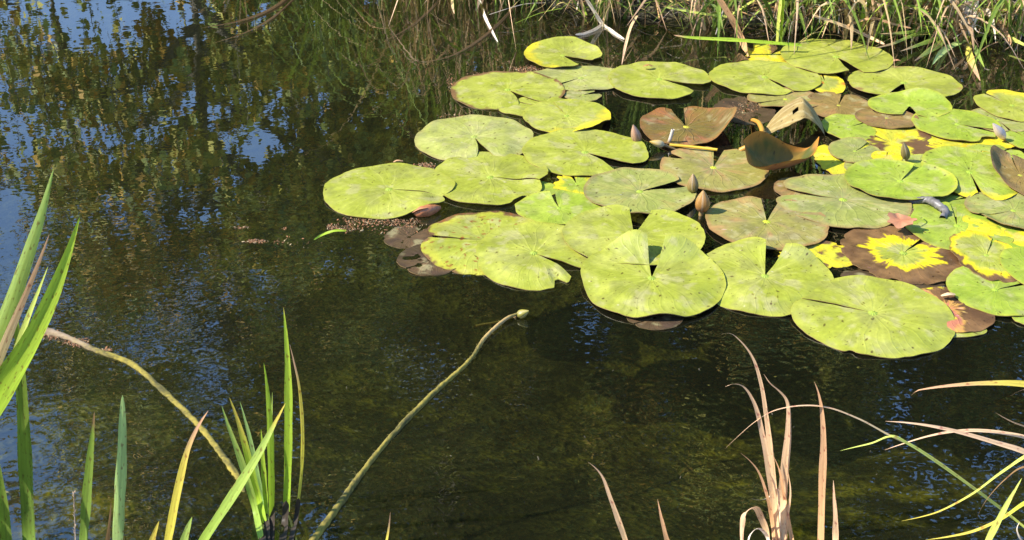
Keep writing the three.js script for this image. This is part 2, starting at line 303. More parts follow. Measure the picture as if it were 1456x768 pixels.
function padColor(o, u, th, x, z) {
  const T = TONE[o.tone], s = o.seed * 3.7, n1 = fbm(x * 14 + s, z * 14 + s, 4), n2 = fbm(x * 45 + s, z * 45 - s, 3);
  const streak = fbm(th * 5.5 + s, u * 2.2 + s, 3), sect = vnoise(th * 2.1 + s * 2, s);
  let c = mix3(T.a, T.b, smooth(0.3, 0.7, n1 * 0.55 + streak * 0.45));
  c = mix3(c, T.a, 0.35 * smooth(0.4, 0.75, sect));
  if (o.tone === 'yellow') c = mix3(c, [0.36, 0.37, 0.03], 0.75 * smooth(0.45, 0.62, streak * 0.5 + n1 * 0.5));
  c = mix3(c, [c[0] * 0.80, c[1] * 0.78, c[2] * 1.1], 0.8 * smooth(0.50, 0.68, fbm(x * 26 + s * 3, z * 26 - s, 4)));      // weathered, duller patches
  c = mix3(c, [0.34, 0.30, 0.14], 0.45 * smooth(0.60, 0.72, fbm(x * 38 - s, z * 38 + s * 2, 4)));      // dried silt
  if (T.red) c = mix3(c, REDV, T.red * 0.55 * smooth(0.52, 0.78, streak * 0.6 + n1 * 0.4));
  const v = veins(u, th, o.phase) * T.vein; c = [c[0] * (1 + v) + v * 0.03, c[1] * (1 + v) + v * 0.03, c[2] * (1 + v) + v * 0.02];
  c = mix3(c, T.edge, 0.7 * smooth(0.90, 1.0, u + 0.10 * (n2 - 0.5)));
  if (o.yellowRim) { const e = u - (1 - o.yellowRim.w) + 0.5 * o.yellowRim.w * (streak - 0.5) * 2 + 0.10 * (n2 - 0.5), where = o.yellowRim.at === undefined ? 1 : smooth(-0.1, 0.55, Math.cos(th - o.yellowRim.at)); c = mix3(c, mix3(YEL, T.b, 0.35 * n1), 0.92 * smooth(-0.14, 0.14, e - (1 - where) * 0.9 + 0.30 * (n2 - 0.5) + 0.2 * (n1 - 0.5))); }
  if (o.rot) {            // dead brown margin with a ragged front, a yellow line along it
    const where = o.rot.at === undefined ? 1 : smooth(-0.35, 0.5, Math.cos(th - o.rot.at) * (o.rot.wide ?? 1)), e = u - (1 - o.rot.w * where) + 0.34 * o.rot.w * (fbm(th * 4 + s, u * 5, 3) - 0.5) * 2 + 0.30 * o.rot.w * (fbm(th * 15 + s, u * 3, 2) - 0.5) * 2 + 0.24 * (n2 - 0.5);
    c = mix3(c, YEL, smooth(-0.26, -0.08, e + 0.2 * (n1 - 0.5)) * (o.rot.line ?? 1)); c = mix3(c, mix3([0.085, 0.042, 0.017], [0.18, 0.095, 0.036], smooth(0.3, 0.7, n2 * 0.5 + n1 * 0.5)), smooth(-0.03, 0.02, e));
  }
  if (o.blotch) { const e = fbm(x * o.blotch.f + s + 9, z * o.blotch.f - s, 4); c = mix3(c, o.blotch.c ?? RUST, smooth(o.blotch.at - 0.02, o.blotch.at + 0.06, e + 0.10 * (n2 - 0.5))); }
  const spot = fbm(x * 120 + s, z * 120 + s, 2); if (o.spots) c = mix3(c, [0.20, 0.07, 0.015], smooth(1 - o.spots, 1 - o.spots + 0.05, spot));
  const k = 0.93 + 0.14 * n2; return [c[0] * k, c[1] * k, c[2] * k];
}
function padGeo(o) {
  const nr = Math.round(clamp(o.px / 6, 11, 30)), na = Math.round(clamp(o.px / 1.35, 56, 150)), gap = o.gap, top = [], under = [], col = [], ucol = [], uv = [], uv1 = [], keep = [];
  const s = o.seed * 1.31, flat = (u) => u;
  for (let i = 0; i <= nr; i++) for (let j = 0; j <= na; j++) {
    const q = j / na, u = Math.pow(i / nr, 0.85), th = o.notch + gap / 2 + q * (Math.PI * 2 - gap), del = Math.min(q, 1 - q) * (Math.PI * 2 - gap), cs = Math.cos(th), sn = Math.sin(th);
    let rr = 1 - (o.round ?? 0.13) * Math.exp(-Math.pow(del / 0.16, 1.5)) + 0.045 * (fbm(cs * 1.5 + s, sn * 1.5 + s, 2) - 0.5) * 2 + 0.012 * (fbm(cs * 9 + s, sn * 9 - s, 2) - 0.5) * 2;
    if (o.jag) rr -= o.jag * smooth(0.42, 0.75, fbm(cs * 6 + s * 2, sn * 6 + s, 3));
    for (const [ba, bw, bd] of o.bites ?? []) { const d = Math.atan2(Math.sin(th - ba), Math.cos(th - ba)); rr -= bd * Math.exp(-Math.pow(d / bw, 4)) * (0.75 + 0.5 * fbm(cs * 14, sn * 14 + s, 2)); }
    const bend = o.bend ? o.bend * u * u * Math.exp(-del / 0.5) * (q < 0.5 ? 1 : -1) : 0, c2 = Math.cos(th + bend), s2 = Math.sin(th + bend);
    const x = o.rx * u * rr * c2, z = o.rz * u * rr * s2, R = (o.rx + o.rz) / 2;
    let y = -0.020 * R * Math.exp(-Math.pow(u / 0.09, 2)) + R * 0.045 * (fbm(x / R * 1.7 + s, z / R * 1.7 - s, 2) - 0.5) * Math.min(1, u * 1.5) + R * 0.014 * (fbm(x / R * 6 + s, z / R * 6, 2) - 0.5);
    y += R * (o.rim ?? 0.0) * Math.pow(u, 8) * (0.5 + fbm(cs * 2 + s, sn * 2, 2));
    y += R * 0.018 * Math.sin(th * 9 + s) * Math.pow(u, 6) * (0.3 + 0.7 * vnoise(cs * 2 + s, sn * 2));
    for (const [la, lw, lh, from = 0.35] of o.lift ?? []) { const d = Math.atan2(Math.sin(th - la), Math.cos(th - la)); y += lh * Math.exp(-Math.pow(d / lw, 2)) * Math.pow(smooth(from, 1.02, u), 1.4); }
    if (o.droop) y -= o.droop * smooth(0.55, 1.05, u) * smooth(-0.25, 0.55, Math.sin(th - (o.droopTurn ?? 0)));
    y += (o.tx ?? 0) * x + (o.tz ?? 0) * z;
    top.push(x, y, z); under.push(x, y - 0.0016, z);
    col.push(...padColor(o, u, th, x, z)); ucol.push(0.17, 0.075, 0.04);
    uv.push(x / 0.42 + s, z / 0.42 + s * 0.7); uv1.push(0.5 + 0.5 * u * c2, 0.5 + 0.5 * u * s2);
    keep.push(!o.holes || u < 0.06 || fbm(x * o.holes.f + s, z * o.holes.f + s * 2, 3) < o.holes.at);
  }
  const n = top.length / 3, idx = [], w = na + 1;
  for (let i = 0; i < nr; i++) for (let j = 0; j < na; j++) {
    const a = i * w + j, b = a + w; if (!(keep[a] && keep[b] && keep[a + 1] && keep[b + 1])) continue;
    idx.push(a, a + 1, b, b, a + 1, b + 1, a + n, b + n, a + 1 + n, b + n, b + 1 + n, a + 1 + n);
  }
  const rimV = []; for (let j = 0; j <= na; j++) rimV.push(nr * w + j);
  const edgeL = [], edgeR = []; for (let i = 0; i <= nr; i++) { edgeL.push(i * w); edgeR.push(i * w + na); }
  const strip = (list, flip) => { for (let k = 0; k + 1 < list.length; k++) { const a = list[k], b = list[k + 1]; if (!keep[a] || !keep[b]) continue; flip ? idx.push(a, a + n, b, b, a + n, b + n) : idx.push(a, b, a + n, b, b + n, a + n); } };
  const g0 = geoFrom([...top, ...under], idx, [...col, ...ucol], [...uv, ...uv]);
  g0.setAttribute('uv1', new THREE.Float32BufferAttribute([...uv1, ...uv1], 2));
  // the cut rim, with corners of its own
  const rp = [], rc = [], ri = [];
  const wall = (list) => { const base = rp.length / 3; for (const a of list) { rp.push(top[a * 3], top[a * 3 + 1], top[a * 3 + 2], under[a * 3], under[a * 3 + 1], under[a * 3 + 2]); rc.push(...mix3([0.2, 0.2, 0.05], col.slice(a * 3, a * 3 + 3), 0.6), 0.17, 0.075, 0.04); } for (let k = 0; k + 1 < list.length; k++) { if (!keep[list[k]] || !keep[list[k + 1]]) continue; const q = base + k * 2; ri.push(q, q + 2, q + 1, q + 1, q + 2, q + 3); } };
  wall(rimV); wall(edgeL); wall(edgeR);
  const g1 = geoFrom(rp, ri, rc); g1.setAttribute('uv1', new THREE.Float32BufferAttribute(new Float32Array(rp.length / 3 * 2), 2));
  return mergeGeometries([g0, g1]);
}
// raised knot where the stalk meets the pad, with short ridges running into the veins
function hubGeo(r, seed, c) {
  const pos = [0, r * 0.26, 0], col = [...c], idx = [], n = 26;
  for (let k = 1; k <= 3; k++) for (let j = 0; j < n; j++) { const th = j / n * 6.2832, f = [0, 0.35, 0.7, 1][k], ridge = 0.5 + 0.5 * Math.cos(th * 9 + seed), rad = r * f * (0.62 + 0.5 * ridge * f); pos.push(rad * Math.cos(th), r * ([0, 0.22, 0.13, -0.02][k]) * (0.7 + 0.5 * ridge), rad * Math.sin(th)); col.push(c[0] * (0.85 + 0.3 * ridge), c[1] * (0.85 + 0.3 * ridge), c[2]); }
  for (let j = 0; j < n; j++) { const b = (j + 1) % n; idx.push(0, 1 + b, 1 + j); for (let k = 0; k < 2; k++) { const p = 1 + k * n; idx.push(p + j, p + b, p + n + j, p + n + j, p + b, p + n + b); } }
  return geoFrom(pos, idx, col);
}
const RAFT = 'lily pads floating in one raft';
let padSeed = 3;
function groundAngle(cx, cy, deg) { const a = onY(cx, cy), k = deg * Math.PI / 180, b = onY(cx + 12 * Math.cos(k), cy - 12 * Math.sin(k)); return Math.atan2(b.z - a.z, b.x - a.x); }
// x, y, width, height: the pad's outline in photo pixels; notch: where its slit opens in the photo (0 right, 90 up); layer: how far up in the pile
function pad(cx, cy, w, h, notch, gapDeg, layer, tone, label, opts = {}) {
  const y = (tone === 'sunk' ? 0.0006 : 0.0025) + layer * 0.0031, c = onY(cx, cy, y), l = onY(cx - w / 2, cy, y), r = onY(cx + w / 2, cy, y), n = onY(cx, cy + h / 2, y), f = onY(cx, cy - h / 2, y);
  const o = { px: w, rx: (r.x - l.x) / 2, rz: (n.z - f.z) / 2, notch: groundAngle(cx, cy, notch), gap: gapDeg * Math.PI / 180, seed: padSeed += 1.37, phase: padSeed % 1, tone, ...opts };
  for (const k of ['lift', 'bites']) if (o[k]) o[k] = o[k].map(([deg, ...rest]) => [groundAngle(cx, cy, deg), ...rest]);
  for (const k of ['rot', 'yellowRim']) if (o[k]?.at !== undefined) o[k] = { ...o[k], at: groundAngle(cx, cy, o[k].at) };
  const g = group('lily_pad', label, 'lily pad', V(c.x, y, (n.z + f.z) / 2), opts.group ?? RAFT);
  part('blade', padGeo(o), o.curly ? curlMat : ['fresh', 'lime', 'pale', 'yellow'].includes(tone) ? padMat : dullMat, g);
  const R = (o.rx + o.rz) / 2;
  if (tone !== 'sunk' && !o.noHub) { const hub = part('hub', hubGeo(R * 0.07, padSeed, TONE[tone].hub), hubMat, g); hub.position.y = -R * 0.012; }
  const deep = groundY(c.x, c.z) - y - 0.02, bend = V(0.05 * Math.sin(padSeed * 5), 0, -0.06);
  part('stalk', tubeGeo([V(0, -0.004, 0), V(bend.x * 0.4, -0.03, -0.05), V(bend.x, Math.max(deep, -0.08), -0.16)], 6, 6, () => 0.0035, () => [0.06, 0.04, 0.02]), stalkMat, g);
  return g;
}
const A = Math.PI / 180;
// far rows
pad(800, 79, 112, 38, -18, 36, 1, 'fresh', 'folded pad with orange-yellow tips at the far corner of the raft', { yellowRim: { w: 0.16, at: 185 }, lift: [[80, 0.8, 0.012]], rim: 0.05 });
pad(826, 111, 146, 36, 200, 8, 0.6, 'pale', 'greyish matt pad tucked behind the pad with orange-yellow tips');
pad(829, 135, 54, 18, 10, 30, 0, 'dull', 'small dull scrap of pad between the greyish matt pad and its neighbours');
pad(938, 113, 146, 54, -12, 17, 2, 'fresh', 'clean green pad with a brown twig scrap on it, beside open water', { bend: 0.1 });
pad(1095, 79, 70, 34, 20, 14, 0, 'yellow', 'ragged yellow pad breaking up beside the long floating grass blade', { jag: 0.2, blotch: { f: 30, at: 0.56 } });
pad(1174, 117, 54, 34, 100, 10, 0.5, 'fresh', 'small yellow-green pad with an orange rust patch, half covered by two larger pads', { blotch: { f: 26, at: 0.6, c: [0.42, 0.16, 0.02] }, yellowRim: { w: 0.3 } });
pad(1088, 110, 156, 49, -28, 13, 2, 'fresh', 'broad green pad with a dark slit, touching the ragged yellow pad', { bend: -0.1 });
pad(1190, 81, 156, 51, -38, 18, 3, 'fresh', 'large green pad lying hard against the far bank', { lift: [[-60, 0.4, 0.008]] });
pad(1117, 141, 108, 32, 190, 6, 0.4, 'olive', 'brown-green pad with a yellow hub, edge turned up towards the folded leaf', { lift: [[-70, 0.6, 0.014]] });
pad(1193, 150, 96, 40, 60, 7, 0.8, 'brown', 'plain brown pad beside the brown-green pad with yellow hub');
pad(1286, 118, 158, 49, -112, 24, 2, 'fresh', 'large green pad behind the pad with the white glossy fold', { blotch: { f: 16, at: 0.70, c: [0.24, 0.15, 0.05] } });
pad(1294, 150, 118, 35, -80, 26, 3.4, 'lime', 'lime pad with one lobe folded up along a white glossy edge', { lift: [[40, 0.6, 0.020, 0.2]], round: 0.2 });
pad(1261, 168, 88, 30, 150, 5, 2.2, 'brown', 'small smooth brown pad in front of the lime pad with the white fold', { rim: 0.03 });
pad(1362, 177, 122, 46, -10, 16, 3, 'lime', 'bright lime pad beside the pink-white upright bud', { bites: [[-25, 0.2, 0.15]] });
pad(1420, 171, 90, 34, -40, 7, 2, 'dull', 'grey-green pad half under the yellow-tinted pad by the pink-white bud');
pad(1440, 150, 100, 46, 160, 6, 3.2, 'fresh', 'yellow-tinted pad next to the drooping sedge leaves', { yellowRim: { w: 0.2, at: 40 } });
pad(1462, 198, 66, 30, 150, 6, 1.5, 'lime', 'green pad at the pink-white bud, cut by the raft edge');
// second row
pad(722, 128, 161, 54, -32, 12, 1.6, 'fresh', 'round green pad with reddish seed litter along its far rim', { droop: 0.004, bend: 0.2, rot: { w: 0.05, line: 0 } });
pad(768, 152, 124, 29, 160, 7, 0.4, 'fresh', 'green pad mostly hidden under the pad with the seed-littered rim');
pad(806, 165, 126, 50, 140, 6, 1.3, 'fresh', 'smooth green pad with one orange-yellow tip and a curled edge', { yellowRim: { w: 0.22, at: -20 }, lift: [[-20, 0.5, 0.016]] });
pad(674, 195, 167, 62, -58, 6, 3.0, 'pale', 'pale matt pad with an ochre hub stain, floating at the open water', { droop: 0.009, bend: 0.15 });
pad(832, 217, 179, 66, -22, 17, 2.0, 'fresh', 'large green pad whose lobe points to the closed pinkish bud', { bend: 0.1 });
pad(976, 181, 134, 58, 118, 18, 1.2, 'rust', 'rust-red pad with one edge curled up, beside the closed pinkish bud', { lift: [[-5, 0.75, 0.052, 0.55]], curly: 1, rim: 0.02 });
pad(1015, 239, 156, 65, 72, 13, 1.0, 'olive', 'olive pad with reddish streaks under the upright curled leaf', { bites: [[165, 0.08, 0.32]] });
pad(1207, 181, 72, 38, 10, 5, 1.6, 'lime', 'green pad in the shade of the folded leaf');
pad(1270, 205, 130, 60, 160, 9, 0.9, 'yellow', 'bright yellow ragged pad around the brown pointed bud', { jag: 0.22, blotch: { f: 18, at: 0.62 } });
pad(1375, 203, 132, 30, 30, 5, 0.7, 'yellow', 'long yellow dying pad with brown blotches behind the heavily overlapped pads', { jag: 0.12, blotch: { f: 18, at: 0.58 } });
pad(1216, 215, 74, 34, 20, 12, 1.9, 'dull', 'light veined pad lying over the bright yellow ragged pad', { lift: [[60, 0.5, 0.008]] });
pad(1190, 228, 62, 46, 90, 8, 0.2, 'yellow', 'yellow pad in the shadow of the upright curled leaf', { jag: 0.1 });
pad(1261, 223, 44, 18, 80, 8, 2.4, 'yellow', 'small bright yellow pad just in front of the brown pointed bud', { noHub: 1 });
// third row
pad(553, 270, 187, 73, -6, 9, 2.6, 'fresh', 'green pad standing farthest out in open water, pale centre, curled lobe', { droop: 0.008, lift: [[-32, 0.3, 0.020, 0.4]], bend: -0.12 });
pad(697, 253, 170, 76, -6, 9, 1.4, 'fresh', 'green pad between the pale matt pad and the outermost pad, torn slit', { bend: -0.1, bites: [[-35, 0.16, 0.1]], lift: [[0, 0.35, 0.012]] });
pad(760, 269, 66, 24, 180, 5, 0.3, 'lime', 'small lime tail of a pad under the pad with torn slit');
pad(820, 262, 72, 36, 120, 12, 0.4, 'lime', 'yellowish tattered pad with holes between larger pads', { jag: 0.3, yellowRim: { w: 0.3 } });
pad(795, 296, 124, 45, 115, 8, 1.6, 'lime', 'bright green dimpled pad in front of the tattered one', { lift: [[110, 0.5, 0.010]] });
pad(910, 273, 162, 67, 10, 19, 2.4, 'dull', 'dull olive pad with faint red veins beside the two brown buds', { rim: 0.03 });
pad(690, 344, 186, 88, 175, 5, 1.6, 'fresh', 'yellow-green pad with brown rust spots on its far rim', { spots: 0.25, rot: { w: 0.05, at: 80, line: 0.15 }, droop: 0.005 });
pad(759, 361, 164, 90, -18, 10, 2.8, 'fresh', 'green pad lying over the rust-spotted pad, a ragged bite at its tip', { droop: 0.009, bites: [[-38, 0.12, 0.2]], bend: 0.1 });
pad(902, 336, 201, 88, 76, 22, 3.6, 'fresh', 'heart-shaped green pad in front of the dull olive pad', { rim: 0.03 });
pad(927, 397, 206, 100, 82, 17, 4.8, 'fresh', 'large pad with both lobes raised and a white shine on one', { droop: 0.014, lift: [[118, 0.34, 0.034, 0.3], [48, 0.34, 0.030, 0.3], [-75, 0.3, 0.010, 0.7]], rim: 0.02 });
pad(1089, 394, 198, 97, 68, 20, 3.8, 'fresh', 'green pad with pale hub next to the pad with raised lobes', { droop: 0.011, lift: [[100, 0.35, 0.014], [38, 0.35, 0.016]] });
pad(1091, 316, 176, 76, 82, 20, 2.0, 'olive', 'olive pad flushed with red, a bud shadow on its lobe', {});
pad(1200, 285, 192, 78, 172, 7, 2.0, 'dull', 'broad dull green pad below the upright curled leaf', { bend: 0.1 });
pad(1318, 243, 110, 48, 20, 5, 1.6, 'lime', 'yellowish green pad mostly hidden under two overlapping green pads');
pad(1281, 258, 159, 59, 42, 11, 3.4, 'lime', 'green pad with dark outlined rim resting on the broad dull green pad', { rim: 0.05 });
pad(1380, 246, 126, 78, -70, 7, 2.8, 'lime', 'green pad with yellow flush touching the brown cupped pad', { yellowRim: { w: 0.10, at: -50 }, bites: [[-75, 0.2, 0.12]] });
pad(1452, 250, 76, 64, 100, 5, 3.6, 'brown', 'brown cupped pad with an upturned rim', { lift: [[165, 0.9, 0.030, 0.5]] });
pad(1362, 322, 148, 76, 96, 8, 1.0, 'lime', 'green pad under the grey withered stalk and the fallen brown leaf', {});
pad(1442, 300, 132, 58, 190, 5, 2.2, 'dull', 'dull pad with an orange rolled rim above the yellow blotched one', { lift: [[215, 0.6, 0.012, 0.6]] });
pad(1428, 326, 112, 56, 150, 7, 1.4, 'yellow', 'yellow and green pad with brown blotches', { blotch: { f: 20, at: 0.53, c: [0.22, 0.30, 0.025] }, jag: 0.06 });
// near row
pad(1165, 362, 122, 40, 200, 9, 0.1, 'yellow', 'sinking yellow pad with brown mottling beside the torn yellow-centred pad', { blotch: { f: 24, at: 0.52 }, jag: 0.15 });
pad(1286, 361, 178, 86, 32, 8, 0.6, 'fresh', 'dying pad with green centre, jagged yellow ring and dark brown margin', { rot: { w: 0.42 }, yellowRim: { w: 0.52 }, jag: 0.08 });
pad(1404, 364, 96, 74, 40, 5, 2.4, 'fresh', 'green pad with a jagged yellow and brown margin', { rot: { w: 0.16, at: -80 }, yellowRim: { w: 0.2, at: -100 }, jag: 0.08 });
pad(1416, 413, 134, 72, 10, 7, 1.6, 'lime', 'fresh green pad in front of the pad with jagged margin', { bites: [[120, 0.2, 0.1]] });
pad(1466, 382, 76, 60, -20, 5, 3.2, 'lime', 'darker green pad overlapping the fresh green one');
pad(1472, 452, 66, 24, 0, 5, 0.6, 'lime', 'green pad edge just above the dark open water', {});
pad(1362, 468, 84, 22, 90, 5, 0.1, 'fresh', 'sliver of green pad under the red decaying one');
pad(1348, 440, 128, 64, 180, 5, 1.0, 'pink', 'red decaying pad with a dark brown side and yellow dashes', { rot: { w: 0.75, at: 8, line: 0.35 }, blotch: { f: 34, at: 0.70, c: YEL } });
pad(1243, 447, 231, 109, 168, 8, 3.2, 'fresh', 'largest yellow-green pad, its slit facing away from the red decaying pad', { droop: 0.010, bites: [[-118, 0.05, 0.04]], bend: -0.05 });
pad(1338, 288, 104, 40, 10, 6, 0.3, 'lime', 'green pad showing only in the gap behind the grey withered stalk');
pad(1245, 240, 86, 36, 200, 6, 0.5, 'dull', 'dull pad scrap between the yellow shaded pad and the dark-outlined green pad');
pad(1142, 268, 84, 34, 20, 8, 0.1, 'brown', 'brown pad in the gap in front of the upright curled leaf');
pad(1312, 180, 70, 30, 60, 6, 0.4, 'fresh', 'yellow-green pad filling the gap behind the brown pointed bud', { yellowRim: { w: 0.4 } });
pad(1416, 222, 90, 34, 30, 6, 0.9, 'lime', 'lime pad wedged behind the brown cupped pad');
// sunken leaves
pad(612, 370, 96, 46, 200, 6, 0, 'sunk', 'brown dead pad sunk below the rust-spotted pad', { group: 'dead pads under the surface', rim: 0.02 });
pad(582, 337, 74, 34, 30, 10, 0, 'sunk', 'narrow brown dead leaf sunk near the red-brown bud', { group: 'dead pads under the surface', jag: 0.06 });
pad(931, 452, 80, 34, 200, 6, 0, 'sunk', 'brown dead pad sunk under the pad with raised lobes', { group: 'dead pads under the surface' });
pad(1270, 398, 150, 44, 60, 6, 0, 'sunk', 'dark brown dead pad sunk between the dying pad and the largest pad', { group: 'dead pads under the surface', jag: 0.1 });
pad(1060, 158, 90, 40, 60, 6, 0, 'sunk', 'dead brown pad sunk behind the rust-red pad', { group: 'dead pads under the surface', jag: 0.06 });

// ---------------------------------------------------------------- upright leaves, buds and scraps among the pads
{ // the big curled leaf: a pad whose rim stands up all round, highest at the far side
  const c = onY(1108, 236, 0.010), g = group('curled_lily_leaf', 'upright curled leaf, dark green inside with a rust-orange rim', 'lily leaf', c);
  const rimH = (f) => { const w = (a, s) => Math.exp(-Math.pow(Math.atan2(Math.sin(f - a), Math.cos(f - a)) / s, 2)); return 0.020 + 0.062 * w(2.25, 0.85) + 0.030 * w(3.3, 0.5) + 0.040 * w(0.05, 0.45) + 0.016 * w(4.9, 0.7); };
  const build = (name, off, colour) => {
    const pos = [], col = [], idx = [], uv = [], nr = 18, na = 72;
    for (let i = 0; i <= nr; i++) for (let j = 0; j <= na; j++) {
      const q = i / nr, f = (j % na) / na * Math.PI * 2, wob = 1 + 0.05 * (fbm(Math.cos(f) * 3 + 5, Math.sin(f) * 3, 3) - 0.5) * 2, ca = Math.cos(f), sa = Math.sin(f);
      const x0 = q * wob * 0.098 * ca, z0 = -q * wob * 0.062 * sa * (sa > 0 ? 0.8 : 1), curl = Math.pow(q, 2.2);
      const x = x0 * 0.94 + z0 * -0.22 - 0.012 * curl * Math.max(0, sa), z = z0 + x0 * -0.30 + 0.018 * curl * (sa > 0 ? sa : 0);
      const y = rimH(f) * curl + 0.003 * (fbm(x0 * 60 + 9, z0 * 60, 3) - 0.5) * q;
      pos.push(x, y - off, z); uv.push(x * 2.4, z * 2.4 + y * 2.4); col.push(...colour(q, f, fbm(x0 * 45, z0 * 45 + 3, 4)));
    }
    for (let i = 0; i < nr; i++) for (let j = 0; j < na; j++) { const a = i * (na + 1) + j, b = a + na + 1; idx.push(a, a + 1, b, b, a + 1, b + 1); }
    part(name, geoFrom(pos, idx, col, uv), new THREE.MeshPhysicalMaterial({ vertexColors: true, map: speck, roughness: 0.8, transmission: 0.14, thickness: 0, specularIntensity: 0.3, clearcoat: 0.25, clearcoatRoughness: 0.3 }), g);
  };
  build('upper_face', 0, (q, f, n) => mix3(mix3([0.075, 0.078, 0.012], [0.17, 0.105, 0.014], smooth(0.35, 0.65, n)), [0.42, 0.17, 0.02], smooth(0.80, 1, q + 0.25 * (n - 0.5))));
  build('underside', 0.0014, (q, f, n) => mix3([0.34, 0.15, 0.06], [0.44, 0.25, 0.06], smooth(0.35, 0.65, n)));
}
{ // a leaf folded over a crease behind it
  const c = onY(1130, 190, 0.004), g = group('folded_lily_leaf', 'brown leaf folded like a tent, pale veined back with a small hole', 'lily leaf', c);
  const sheet = (name, off, colour) => {
    const pos = [], col = [], idx = [], uv = [], keep = [], nu = 44, nv = 24;
    for (let i = 0; i <= nu; i++) for (let j = 0; j <= nv; j++) {
      const u = i / nu, v = j / nv, edge = 0.04 * (fbm(u * 9, 4, 2) - 0.5), n = 0.004 * (fbm(u * 6, v * 5 + 9, 3) - 0.5) * 2;
      const peak = 0.62, h = u < peak ? Math.pow(u / peak, 0.9) : 1 - Math.pow((u - peak) / (1 - peak), 1.5);
      const x = -0.078 + 0.150 * u + 0.010 * v, y = 0.066 * h * (0.80 + 0.28 * v) * (1 - 0.12 * Math.sin(v * 6 + u * 3)) + n, z = 0.026 - (v + edge) * (0.055 + 0.05 * Math.sin(u * 2.8)) - 0.02 * u;
      pos.push(x, Math.max(-0.002, y - off), z); uv.push(x * 2.4, z * 2.4); col.push(...colour(u, v, fbm(u * 7, v * 7, 4)));
      keep.push(Math.hypot((u - 0.50) / 0.026, (v - 0.36) / 0.055) > 1);
    }
    for (let i = 0; i < nu; i++) for (let j = 0; j < nv; j++) { const a = i * (nv + 1) + j, b = a + nv + 1; if (keep[a] && keep[b] && keep[a + 1] && keep[b + 1]) idx.push(a, b, a + 1, a + 1, b, b + 1); }
    part(name, geoFrom(pos, idx, col, uv), new THREE.MeshPhysicalMaterial({ vertexColors: true, map: speck, roughness: 0.8, transmission: 0.2, thickness: 0, specularIntensity: 0.3 }), g);
  };
  const vein = (u, v) => Math.exp(-Math.pow((((v * 4 + u * 2.6 + 0.1 * Math.sin(u * 12)) % 1) - 0.5) / 0.09, 2));
  sheet('back', 0, (u, v, n) => mix3(mix3([0.24, 0.16, 0.05], [0.36, 0.27, 0.10], n), [0.50, 0.40, 0.20], 0.6 * vein(u, v)));
  sheet('inner_face', 0.0014, (u, v, n) => mix3([0.18, 0.11, 0.03], [0.24, 0.14, 0.04], n));
}
function budGeo(len, r, a0, open, c0, c1) {      // one sepal wrapped round a quarter of the bud
  const pos = [], col = [], idx = [], n = 10, m = 6;
  for (let i = 0; i <= n; i++) for (let j = 0; j <= m; j++) { const s = i / n, a = a0 + (j / m - 0.5) * 1.9 * (1 - 0.25 * s), rad = r * 1.05 * Math.pow(Math.sin(Math.pow(s * 0.96 + 0.03, 0.62) * Math.PI), 0.9) * (1 + open * s) * (1 + 0.05 * Math.cos((j / m - 0.5) * 8)) + 0.0004; pos.push(Math.cos(a) * rad, s * len, Math.sin(a) * rad); const k = 0.85 + 0.3 * fbm(j * 1.7 + a0, s * 4, 2); const rimT = j === 0 || j === m ? 0.75 : 0; col.push(...mix3(mix3(c0, c1, s).map((q) => q * k), [0.55, 0.42, 0.26], rimT * (0.4 + 0.6 * s))); }
  for (let i = 0; i < n; i++) for (let j = 0; j < m; j++) { const a = i * (m + 1) + j, b = a + m + 1; idx.push(a, b, a + 1, a + 1, b, b + 1); }
  return geoFrom(pos, idx, col);
}
const budMat = new THREE.MeshPhysicalMaterial({ vertexColors: true, roughness: 0.45, side: THREE.DoubleSide, clearcoat: 0.2 });
function bud(px, py, pxHigh, pxWide, leanX, leanZ, c0, c1, cin, label, base = 0.004) {
  const p = onY(px, py, base), m = metresPerPixel(p), len = pxHigh * m * 1.08, r = pxWide * m / 2 * 0.78, g = group('lily_bud', label, 'flower bud', p, 'lily buds among the pads');
  g.rotation.set(leanZ, px * 0.13, leanX, 'ZXY');
  for (let k = 0; k < 4; k++) part('sepal', budGeo(len, r * (k % 2 ? 1 : 0.96), k * Math.PI / 2 + 0.3, 0.15, c0, c1), budMat, g);
  part('petal_core', new THREE.LatheGeometry([[0.0001, 0], [r * 0.7, len * 0.2], [r * 0.7, len * 0.45], [r * 0.3, len * 0.78], [0.0001, len * 1.0]].map(([a, b]) => new THREE.Vector2(a, b)), 12), new THREE.MeshStandardMaterial({ color: new THREE.Color(...cin), roughness: 0.6 }), g);
  part('stalk', tubeGeo([V(0, 0.004, 0), V(0.004, -0.03, 0), V(0.012, -0.09, -0.01)], 6, 7, () => r * 0.38, () => [0.24, 0.15, 0.05]), stalkMat, g);
}
bud(907, 203, 27, 16, 0.28, 0.05, [0.22, 0.12, 0.06], [0.34, 0.18, 0.11], [0.45, 0.3, 0.2], 'closed pinkish bud at the tip of a large green pad');
bud(985, 273, 26, 19, 0.05, 0, [0.16, 0.12, 0.03], [0.24, 0.14, 0.04], [0.55, 0.48, 0.3], 'olive bud with a pale stripe behind the bigger orange-brown bud', 0.012);
bud(998, 300, 31, 25, 0.02, 0.1, [0.22, 0.09, 0.025], [0.36, 0.18, 0.03], [0.4, 0.25, 0.05], 'plump orange-brown bud casting a shadow on the olive red-flushed pad', 0.01);
bud(1289, 226, 25, 14, 0.32, 0.1, [0.12, 0.08, 0.03], [0.16, 0.12, 0.04], [0.3, 0.2, 0.1], 'brown pointed bud leaning over the bright yellow ragged pad', 0.014);
bud(1428, 196, 30, 14, 0.75, 0.2, [0.55, 0.40, 0.32], [0.62, 0.48, 0.40], [0.6, 0.5, 0.45], 'pink-white upright bud between green pads', 0.014);
